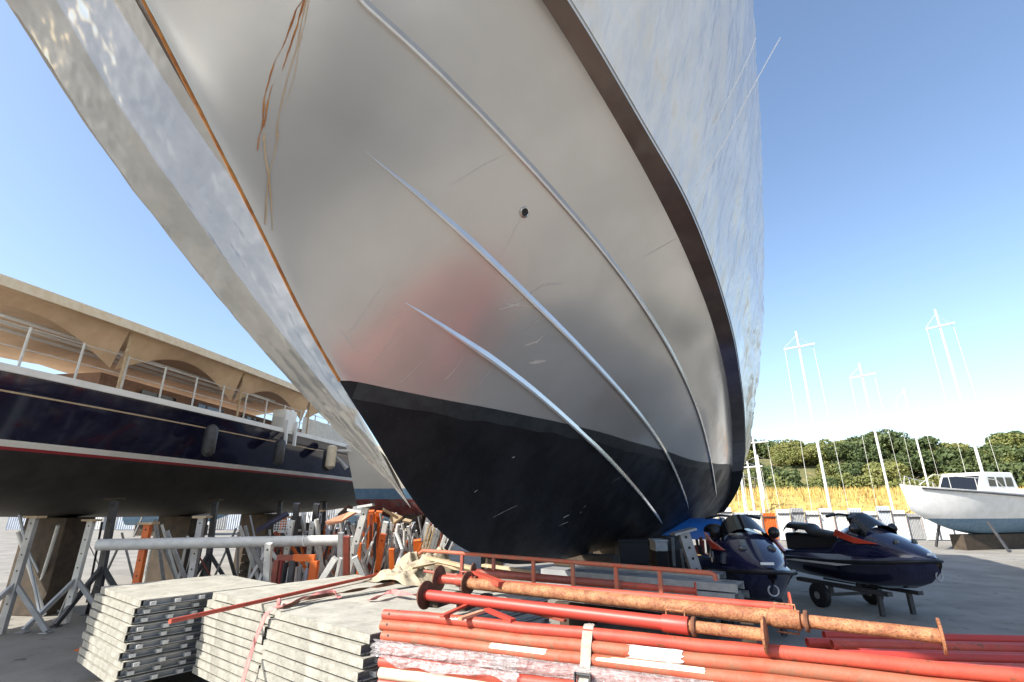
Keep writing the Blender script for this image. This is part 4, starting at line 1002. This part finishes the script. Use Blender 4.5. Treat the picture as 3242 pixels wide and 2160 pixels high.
# ------------------------------------------------------------------ jet ski at the right
def jetski(c, yaw, label):
    f = Vector((math.sin(yaw), -math.cos(yaw), 0)); r = Vector((math.cos(yaw), math.sin(yaw), 0)); f.normalize()
    t = thing('jet_ski', label, 'jet ski', c); P = lambda x, y, z: c + r * x + f * y + UP * z
    # hull: y from -1.4 (stern) to 1.4 (nose)
    def sec(y, hw, zb, zg, zd):
        return [P(-hw * .75, y, zd), P(-hw, y, zg), P(-hw * .82, y, zg - .08), P(-hw * .5, y, zb + .07), P(0, y, zb), P(hw * .5, y, zb + .07), P(hw * .82, y, zg - .08), P(hw, y, zg), P(hw * .75, y, zd)]
    S = [(-1.4, .50, .06, .36, .42), (-.8, .56, .03, .38, .46), (0, .58, .02, .40, .5), (.6, .54, .04, .43, .54), (1.0, .42, .10, .46, .56), (1.25, .26, .2, .49, .56), (1.42, .06, .36, .51, .53)]
    part('hull', MB().grid([sec(*q) for q in S]), 'jet', t, True)
    part('bumper', MB().tube([P(sg * hw, y, zg) for sg, lst in ((-1, S), (1, S[::-1])) for (y, hw, zb, zg, zd) in lst], .028, 8), 'jetblack', t, True)
    def hood(y, hw, z0, zt): return [P(hw * math.cos(a), y, z0 + (zt - z0) * max(0, math.sin(a)) ** .7) for a in np.linspace(math.pi, 0, 15)]
    H = [(1.38, .07, .52, .55), (1.2, .24, .54, .66), (.9, .38, .54, .80), (.6, .44, .53, .92), (.3, .45, .5, .98), (.1, .42, .48, .94), (-.1, .40, .46, .62), (-1.38, .40, .41, .48)]
    part('hood', MB().grid([hood(*q) for q in H]), 'jet', t, True)
    part('windscreen', MB().grid([[P(.34 * math.cos(a) * k[1], k[0] - .04 * abs(math.cos(a)), k[2] + k[3] * math.sin(a)) for a in np.linspace(math.pi, 0, 11)] for k in ((.66, 1.1, .70, .28), (.5, 1.0, .82, .26), (.36, .85, .90, .26))]), 'glassdk', t, True)
    part('seat', MB().grid([[P(hw * math.cos(a), y, z + .12 * math.sin(a)) for a in np.linspace(math.pi, 0, 9)] for y, hw, z in ((.05, .12, .74), (-.3, .17, .72), (-.7, .18, .76), (-.78, .19, .84), (-1.25, .18, .86), (-1.38, .14, .78))]), 'jetblack', t, True)
    part('seat_base', MB().box(P(0, -.66, .60), (.3, 1.4, .36), r), 'jetblack', t, bevel=.05)
    part('steering_column', MB().tube([P(0, .2, .9), P(0, .08, 1.12)], [.09, .06], 10), 'jetblack', t, True)
    hb_ = part('handlebar', MB().tube([P(-.38, .0, 1.10), P(-.2, .05, 1.14), P(0, .08, 1.12), P(.2, .05, 1.14), P(.38, .0, 1.10)], .018, 8), 'jetblack', t, True)
    for sg in (-1, 1):
        part('grip', MB().tube([P(sg * .26, .03, 1.13), P(sg * .40, -.01, 1.10)], .024, 8), 'jetblack', hb_, True)
        mr = part('mirror', MB().lathe(P(sg * .40, .48, .92), f, [(-.03, .01), (-.02, .07), (.02, .08), (.06, .05), (.08, .005)], 12), 'jetblack', t, True)
        part('side_flash', MB().prism([P(sg * .37, .86, .71), P(sg * .43, .45, .80), P(sg * .45, .2, .90), P(sg * .43, .12, .80), P(sg * .44, .5, .70)], r * sg * .03), 'jetred', t)
        part('headlight', MB().lathe(P(sg * .18, .98, .735), f, [(0, .001), (.0, .055), (.02, .05), (.03, .002)], 12), 'glassdk', t, True)
    for sg in (-1, 1):
        part('decal', MB().prism([P(sg * .585, .5, .385), P(sg * .585, -.7, .365), P(sg * .575, -.95, .33), P(sg * .575, .2, .34)], r * sg * .004), 'white', t)
    part('dash_pod', MB().lathe(P(0, .22, 1.03), UP, [(0, .15), (.05, .16), (.09, .10), (.10, .005)], 14), 'jetblack', t, True)
    part('number_plate', MB().box(P(-.02, 1.36, .60), (.16, .01, .03), r), 'white', t)
    part('tow_eye', MB().tube([P(.06 * math.cos(a), 1.38, .30 + .06 * math.sin(a)) for a in np.linspace(0, 2 * math.pi, 13)], .010, 6), 'galv', t, True)
    # launching trolley (its own thing)
    tr = thing('trolley', 'low black launching trolley under the ' + label.split(' parked')[0], 'trolley', Vector((c.x, c.y, 0)))
    for sg in (-1, 1):
        part('bunk', MB().bar(P(sg * .30, -1.0, -.01), P(sg * .30, .8, -.01), .10, .06), 'dsteel', tr)
        wc_ = P(sg * .55, -.3, 0); wc_ = Vector((wc_.x, wc_.y, .19)); wh = part('wheel', MB().lathe(wc_ - r * .06, r, [(0, .06), (0, .15), (.02, .19), (.10, .19), (.12, .15), (.12, .06)], 20), 'black', tr, True)
        part('rim', MB().lathe(wc_ - r * .05, r, [(-.002, .001), (-.002, .08), (.10, .08), (.102, .001)], 14), 'galv', wh)
        part('post', MB().bar(P(sg * .30, -.3, -.04), Vector((P(sg * .3, -.3, 0).x, P(sg * .3, -.3, 0).y, .2)), .06), 'dsteel', tr)
        part('post', MB().bar(P(sg * .30, .6, -.04), Vector((P(sg * .3, .6, 0).x, P(sg * .3, .6, 0).y, .02)), .06), 'dsteel', tr)
    part('axle', MB().bar(Vector((P(-.56, -.3, 0).x, P(-.56, -.3, 0).y, .19)), Vector((P(.56, -.3, 0).x, P(.56, -.3, 0).y, .19)), .05), 'dsteel', tr)
jc = att(2418, 1800, 6.4); jetski(Vector((jc.x + .1, jc.y + 1.0, .36)), R(-8), 'dark navy jet ski with red flashes parked nose-on at the right edge of the boatyard')
jetski(Vector((jc.x + 2.6, jc.y + 2.2, .36)), R(14), 'second navy jet ski parked further right in the open')
# blue covered dinghy upside down on trestles
dg = att(2238, 1676, 11); dA = Vector((.95, -.3, 0)).normalized(); dS = Vector((-dA.y, dA.x, 0))
dn = thing('dinghy', 'upturned dinghy under a bright blue cover with a pale strap', 'dinghy', Vector((dg.x, dg.y, .9)))
rows = []
for i in range(17):
    u = i / 16 * 2 - 1; w = .62 * (1 - max(0, u) ** 3 * .85) ; h = .42 * (1 - .5 * max(0, u) ** 2)
    rows.append([Vector((dg.x, dg.y, dg.z - .18)) + dA * u * .95 + dS * w * math.cos(a) + UP * h * math.sin(a) ** .8 for a in np.linspace(0.001, math.pi - .001, 13)])
part('cover', MB().grid(rows), 'blue', dn, True)
part('strap', MB().ribbon([Vector((dg.x, dg.y, dg.z - .18)) + dA * .35 + dS * .64 * math.cos(a) + UP * .43 * math.sin(a) ** .8 for a in np.linspace(0, math.pi, 14)], .07, dA, .006), 'galvl', dn)
for sx in (-1, 1):
    for sy in (-1, 1): part('trestle_leg', MB().bar(Vector((dg.x, dg.y, dg.z - .2)) + dA * sx * .6 + dS * sy * .4, Vector((dg.x, dg.y, .02)) + dA * sx * .7 + dS * sy * .5, .07), 'wooddk', dn)
for k in range(16):
    x = random.uniform(2120, 2330); t_ = random.uniform(8.5, 11)
    m = random.choice(['galv', 'dsteel', 'brownred', 'galvl', 'dsteel'])
    post((x + random.uniform(-25, 25), random.uniform(1700, 1750)), (x, 1840), t_, random.uniform(.04, .08), m, '%s leaning post in the shade beyond the yacht stern' % ordinal(k), box=random.random() < .5)

# ------------------------------------------------------------------ right background: yard fence of panels, containers, masts
pan = ['container', 'white', 'bluegrey', 'container', 'bluegrey', 'white', 'galv', 'container']
for k in range(24):
    x0 = 2255 + k * 46; q = atz(x0, 1690, .9) if False else att(x0, 1655, 24 + .1 * (k % 5)); m = pan[k % len(pan)] if k != 4 else 'orange'
    h = 1.25 + .35 * random.random(); w = .62
    t = thing('fence_panel', '%s upright sheet panel from the left in the far yard fence' % ordinal(k), 'fence panel', Vector((q.x, q.y, 0)))
    e = MB(); n = 8; rows = []
    for i in range(n * 2 + 1):
        xx = -w / 2 + w * i / (n * 2); dy = -.02 if (i % 2) else .02
        rows.append([Vector((q.x + xx, q.y + dy, z)) for z in (.06, h)])
    part('corrugated_sheet', MB().grid(rows), m, t)
    part('rail', MB().box((q.x, q.y - .03, h * .85), (w, .04, .06)), 'dsteel', t)
    part('fence_post', MB().box((q.x - w / 2 + .0, q.y + .05, h / 2), (.06, .06, h)), 'galv', t)
def container(c, L, W, H, ax, m, label):
    ax = Vector(ax).normalized(); sd = Vector((-ax.y, ax.x, 0)); t = thing('shipping_container', label, 'container', c)
    for sg in (-1, 1):
        rows = []; n = 40
        for i in range(n + 1): rows.append([c + ax * (-L / 2 + .06 + (L - .12) * i / n) + sd * sg * (W / 2 - .02 - (.035 if i % 4 in (0, 1) else 0)) + UP * z for z in (.16, H - .1)])
        part('side_wall', MB().grid(rows if sg < 0 else [r[::-1] for r in rows]), m, t)
        for z in (.09, H - .07): part('side_rail', MB().bar(c + ax * (-L / 2) + sd * sg * (W / 2 - .05) + UP * z, c + ax * (L / 2) + sd * sg * (W / 2 - .05) + UP * z, .09, .13), m, t)
        for sx in (-1, 1): part('corner_post', MB().bar(c + ax * sx * (L / 2 - .07) + sd * sg * (W / 2 - .075) + UP * .16, c + ax * sx * (L / 2 - .07) + sd * sg * (W / 2 - .075) + UP * (H - .14), .13), m, t)
    part('roof', MB().box(c + UP * (H - .04), (L - .1, W - .16, .04), ax), m, t)
    for sx in (-1, 1):
        part('end_wall', MB().box(c + ax * sx * (L / 2 - .09) + UP * H / 2, (.04, W - .2, H - .25), ax), m, t)
        for sy in (-.3, .3): part('lock_bar', MB().tube([c + ax * sx * (L / 2 - .04) + sd * sy * W + UP * .3, c + ax * sx * (L / 2 - .04) + sd * sy * W + UP * (H - .3)], .02, 6), 'galv', t)
container(Vector((30, 33, 0)), 6.1, 2.44, 2.6, (1, -.15, 0), 'container', 'white shipping container in the right background near the fence')
container(Vector((41, 30, 0)), 6.1, 2.44, 2.6, (1, -.25, 0), 'bluegrey', 'blue-grey shipping container at the far right')
for k, (x, yt, yb, t_, r_, lab, arm) in enumerate(((2382, 1378, 1560, 38, .10, 'white mast with a cross spreader rising against the trees', 1), (2366, 1462, 1570, 40, .09, 'shorter white mast left of the mast with a spreader', 1),
        (2345, 1500, 1700, 26, .08, 'thin pale mast standing next to the yacht side', 0), (2398, 1440, 1580, 44, .07, 'slender pale mast behind the mast with a spreader', 0), (2520, 1050, 1600, 36, .09, 'tall white mast in open sky right of the yacht', 1), (2720, 1150, 1600, 42, .09, 'tall white mast above the white container', 1), (2960, 980, 1600, 38, .09, 'tallest white mast at the far right', 1), (2860, 1230, 1600, 48, .08, 'distant white mast between two taller ones', 0))):
    a = att(x, yt, t_); t = thing('mast', lab, 'mast', Vector((a.x, a.y, 0)))
    part('pole', MB().tube([(a.x, a.y, 0), (a.x, a.y, a.z * .5), (a.x, a.y, a.z)], [r_, r_ * .95, r_ * .7], 10), 'white', t, True)
    if arm: part('spreader', MB().bar(Vector((a.x - 1.1, a.y, a.z * .90)), Vector((a.x + 1.1, a.y - .1, a.z * .93)), .10), 'white', t)
    for sg in (-1, 1): part('stay', MB().tube([(a.x, a.y, a.z * .98), (a.x + sg * 1.05, a.y, a.z * .91), (a.x + sg * 1.2, a.y, 1.2)], .012, 4), 'galvl', t)
def smallboat(c, ax, L, m, label):
    t, sd = loft(c, ax, L, 22, (('bottom_paint', None, 1.15, 'bootblue'), ('hull_side', 1.15, None, m)), 'motor_boat', label, 'boat', sheer=lambda u: 2.0 + .4 * u * u, keelz=lambda u: .55 + .9 * max(0, (u - .5) / .5) ** 2, beam=1.25, q=.5)
    ax = Vector(ax).normalized(); sd = Vector((ax.y, -ax.x, 0)); q = c + ax * L * .42
    part('cabin', MB().prism([q - ax * 1.1 + sd * .8 + UP * 2.0, q + ax * 1.3 + sd * .8 + UP * 2.05, q + ax * .7 + sd * .8 + UP * 2.9, q - ax * .9 + sd * .8 + UP * 2.9], -sd * 1.6), 'white', t, bevel=.05)
    for k in range(3): part('window', MB().prism([q + ax * (-.75 + .5 * k) + sd * .803 + UP * 2.35, q + ax * (-.35 + .5 * k) + sd * .803 + UP * 2.35, q + ax * (-.38 + .5 * k) + sd * .803 + UP * 2.7, q + ax * (-.75 + .5 * k) + sd * .803 + UP * 2.7], sd * .01), 'glassdk', t)
    for k in range(3): part('window', MB().prism([q + ax * (-.75 + .5 * k) - sd * .803 + UP * 2.35, q + ax * (-.35 + .5 * k) - sd * .803 + UP * 2.35, q + ax * (-.38 + .5 * k) - sd * .803 + UP * 2.7, q + ax * (-.75 + .5 * k) - sd * .803 + UP * 2.7], -sd * .01), 'glassdk', t)
    part('windscreen', MB().prism([q + ax * 1.22 + sd * .68 + UP * 2.2, q + ax * 1.22 - sd * .68 + UP * 2.2, q + ax * .84 - sd * .66 + UP * 2.75, q + ax * .84 + sd * .66 + UP * 2.75], ax * .02 + UP * .012), 'glassdk', t)
    for sg in (1, -1):
        pts_ = []
        for i in range(15):
            u = .02 + .9 * i / 14; B = 1.25 * (1 - max(0, (u - .45) / .55) ** 2.2) * (1 - .22 * max(0, (.3 - u) / .3) ** 2); zz = 2.0 + .4 * u * u
            pts_.append(c + ax * (L * u + (zz - 1.45) * .28 * max(0, (u - .6) / .4)) + sd * sg * (B + .012) + UP * (zz - .08))
        part('rub_rail', MB().tube(pts_, .03, 6), 'dsteel', t, True)
        part('bow_rail', MB().tube([p + UP * (.55 if 0 < j < 7 else .12) - sd * sg * .08 for j, p in enumerate(pts_[7:])], .014, 5), 'galvl', t, True)
        for p in pts_[8:14:2]: part('stanchion', MB().tube([p - sd * sg * .08, p - sd * sg * .08 + UP * .55], .012, 5), 'galvl', t)
        for u in (.2, .62):
            f_ = c + ax * L * u + sd * sg * 1.25; part('shore_prop', MB().bar(Vector((f_.x, f_.y, .02)), c + ax * L * u + sd * sg * .85 + UP * 1.05, .07), 'dsteel', t)
    part('cradle', MB().box(c + ax * L * .4 + UP * .28, (L * .6, .5, .55), ax), 'wooddk', t)
for k, (c_, ax_, m_, lb_) in enumerate(((Vector((-9, 27, 0)), (1, .15, 0), 'white', 'white motor boat far behind the stands, left of two'), (Vector((-2.5, 29, 0)), (1, .1, 0), 'creamhull', 'cream motor boat far behind the stands, right of two'), (Vector((-22, 30, 0)), (1, .1, 0), 'white', 'white motor boat beyond the navy yacht'))): smallboat(c_, ax_, 6.2, m_, lb_)
for k in range(30):
    q = Vector((-34 + k * 1.25, 36 + .2 * (k % 3), 0)); h = 2.2 + .3 * random.random(); t = thing('fence_panel', '%s sheet panel from the left in the fence behind the stands' % ordinal(k), 'fence panel', q)
    part('corrugated_sheet', MB().grid([[Vector((q.x - .6 + 1.2 * i / 16, q.y + (.02 if i % 2 else -.02), z)) for z in (.05, h)] for i in range(17)]), ('bluegrey', 'container', 'galv')[k % 3], t)
    part('fence_post', MB().box((q.x - .6, q.y + .06, h / 2), (.07, .07, h)), 'galv', t)
smallboat(Vector((.8, -5.2, 0)), (1, .08, 0), 6.5, 'creamhull', 'unseen cream motor boat added behind the camera to darken the hull reflection')  # added boat out of view, puts a darker reflection in the hull
smallboat(Vector((22, 22, 0)), (-1, -.3, 0), 7, 'white', 'white motor boat on a cradle in the right middle distance')
smallboat(Vector((16.5, 14.5, 0)), (-.6, -.8, 0), 6, 'creamhull', 'cream motor boat on a cradle nearest at the right')

# ------------------------------------------------------------------ hillside with trees
def hz(x, y):
    f = min(1, max(0, (y - 58) / 34)); f = f * f * (3 - 2 * f)
    lat = 1 / (1 + math.exp(-(x - 8) / 8))
    return (1.5 + 8.2 * f + 1.2 * noise.noise(Vector((x * .03, y * .03, 4))) * f) * lat * f ** .3 if f > 0 else -.05
gr = MB().grid([[Vector((-60 + 5 * j, 54 + 3 * i, hz(-60 + 5 * j, 54 + 3 * i) - .06)) for j in range(57)] for i in range(34)])
structure('hill', gr, 'hillm', True)
bank = MB().grid([[Vector((6 + 4 * j, 40 + [0, 1.2, 3, 7, 13, 20][i], [.01, .9, 1.7, 2.5, 3.0, 2.4][i] + .25 * noise.noise(Vector((j * .7, i * .9, 1))))) for j in range(45)] for i in range(6)])
structure('dry_bank', bank, 'drygrass', True)
bank = MB().grid([[Vector((6 + 4 * j, 37 + [0, 1.0, 2.6, 3.2][i], [.005, .35, .6, .4][i] + .1 * noise.noise(Vector((j * .9, i, 7))))) for j in range(45)] for i in range(4)])
structure('soil_bank', bank, 'redsoil', True)
rng = np.random.default_rng(5)
def crown_mesh(seed, n, flat):
    r_ = np.random.default_rng(seed); V = []; F = []
    nc = 13; C_ = []
    for k in range(nc):
        a = r_.uniform(0, 6.28); rad = r_.uniform(.1, .75); C_.append((rad * math.cos(a), rad * math.sin(a), r_.uniform(.1, .95) * flat, r_.uniform(.28, .5)))
    for i in range(n):
        c = C_[r_.integers(nc)]; d = r_.normal(size=3); d /= np.linalg.norm(d); d[2] *= .75
        p = np.array(c[:3]) + d * c[3] * r_.uniform(.55, 1.05) ** .5
        u = r_.normal(size=3); u /= np.linalg.norm(u); w = np.cross(u, d + .3 * r_.normal(size=3)); w /= max(np.linalg.norm(w), 1e-3)
        s_ = r_.uniform(.03, .07); o = len(V)
        V += [tuple(p - u * s_ - w * s_ * .5), tuple(p + u * s_ * .3 - w * s_ * .7), tuple(p + u * s_ + w * s_ * .3), tuple(p - u * s_ * .2 + w * s_ * .8)]
        F.append((o, o + 1, o + 2, o + 3))
    me = bpy.data.meshes.new('crown'); me.from_pydata(V, [], F); return me
def trunk_mesh(seed):
    r_ = random.Random(seed); b = MB().tube([(0, 0, -.3), (.02, .01, .1), (.03, -.02, .45), (.0, .02, .9)], [.06, .045, .035, .015], 8)
    for k in range(6):
        a = k * 1.05 + r_.random(); z = .15 + .1 * k; b.tube([(.02, 0, z), (.25 * math.cos(a), .25 * math.sin(a), z + .22), (.5 * math.cos(a), .5 * math.sin(a), z + .36)], [.022, .014, .006], 5)
    me = bpy.data.meshes.new('trunk'); me.from_pydata([tuple(p) for p in b.v], [], b.f); return me
crowns = []
for sd_, fl, mm in ((1, .9, 'leaf1'), (2, .7, 'leaf2'), (3, 1.0, 'leaf1'), (4, .6, 'leaf2')):
    me = crown_mesh(sd_, 3200, fl); me.materials.append(M[mm]); crowns.append((me, 'dark green' if mm == 'leaf1' else 'olive green'))
trunks = []
for k in range(2):
    me = trunk_mesh(k); me.materials.append(M['bark']); trunks.append(me)
tl = []
for k in range(120):
    y = rng.uniform(60, 104); x = rng.uniform(.36 * y, 1.12 * y); tl.append((x, y))
tl.sort(key=lambda p: p[1])
for x, y in tl:
    k = rng.integers(4); s_ = rng.uniform(1.6, 4.4); me, cn = crowns[k]
    t = thing('hillside_tree', 'bushy %s tree growing on the hillside behind the boatyard' % cn, 'tree', Vector((x, y, hz(x, y) - .1)), 'trees on the hillside, ' + cn)
    for nm, m_, sc, dz in (('crown', me, s_, s_ * .18), ('trunk', trunks[k % 2], s_ * 1.1, 0)):
        o = bpy.data.objects.new(nm, m_); col.objects.link(o); o.parent = t; o.scale = (sc, sc, sc * rng.uniform(.9, 1.15) if nm == 'crown' else sc); o.rotation_euler.z = rng.uniform(0, 6.28); o.location.z = dz
# tufts on the dry bank
V = []; F = []
for k in range(9000):
    x = rng.uniform(8, 75); y = rng.uniform(40.5, 60); z = 1.0 if y > 43 else .6
    fi = np.interp(y - 40, [0, 1.2, 3, 7, 13, 20], [.01, .9, 1.7, 2.5, 3.0, 2.4]); h = rng.uniform(.25, .7); a = rng.uniform(0, 6.28); dx, dy = .09 * math.cos(a), .09 * math.sin(a); o = len(V)
    V += [(x - dx, y - dy, fi - .2), (x + dx, y + dy, fi - .2), (x + rng.uniform(-.2, .2), y + rng.uniform(-.2, .2), fi + h)]; F.append((o, o + 1, o + 2))
me = bpy.data.meshes.new('dry_grass'); me.from_pydata(V, [], F); me.materials.append(M['drygrass'])
o = bpy.data.objects.new('dry_grass', me); col.objects.link(o); tag(o, 'dry yellow grass along the bank below the trees', 'grass', kind='stuff')
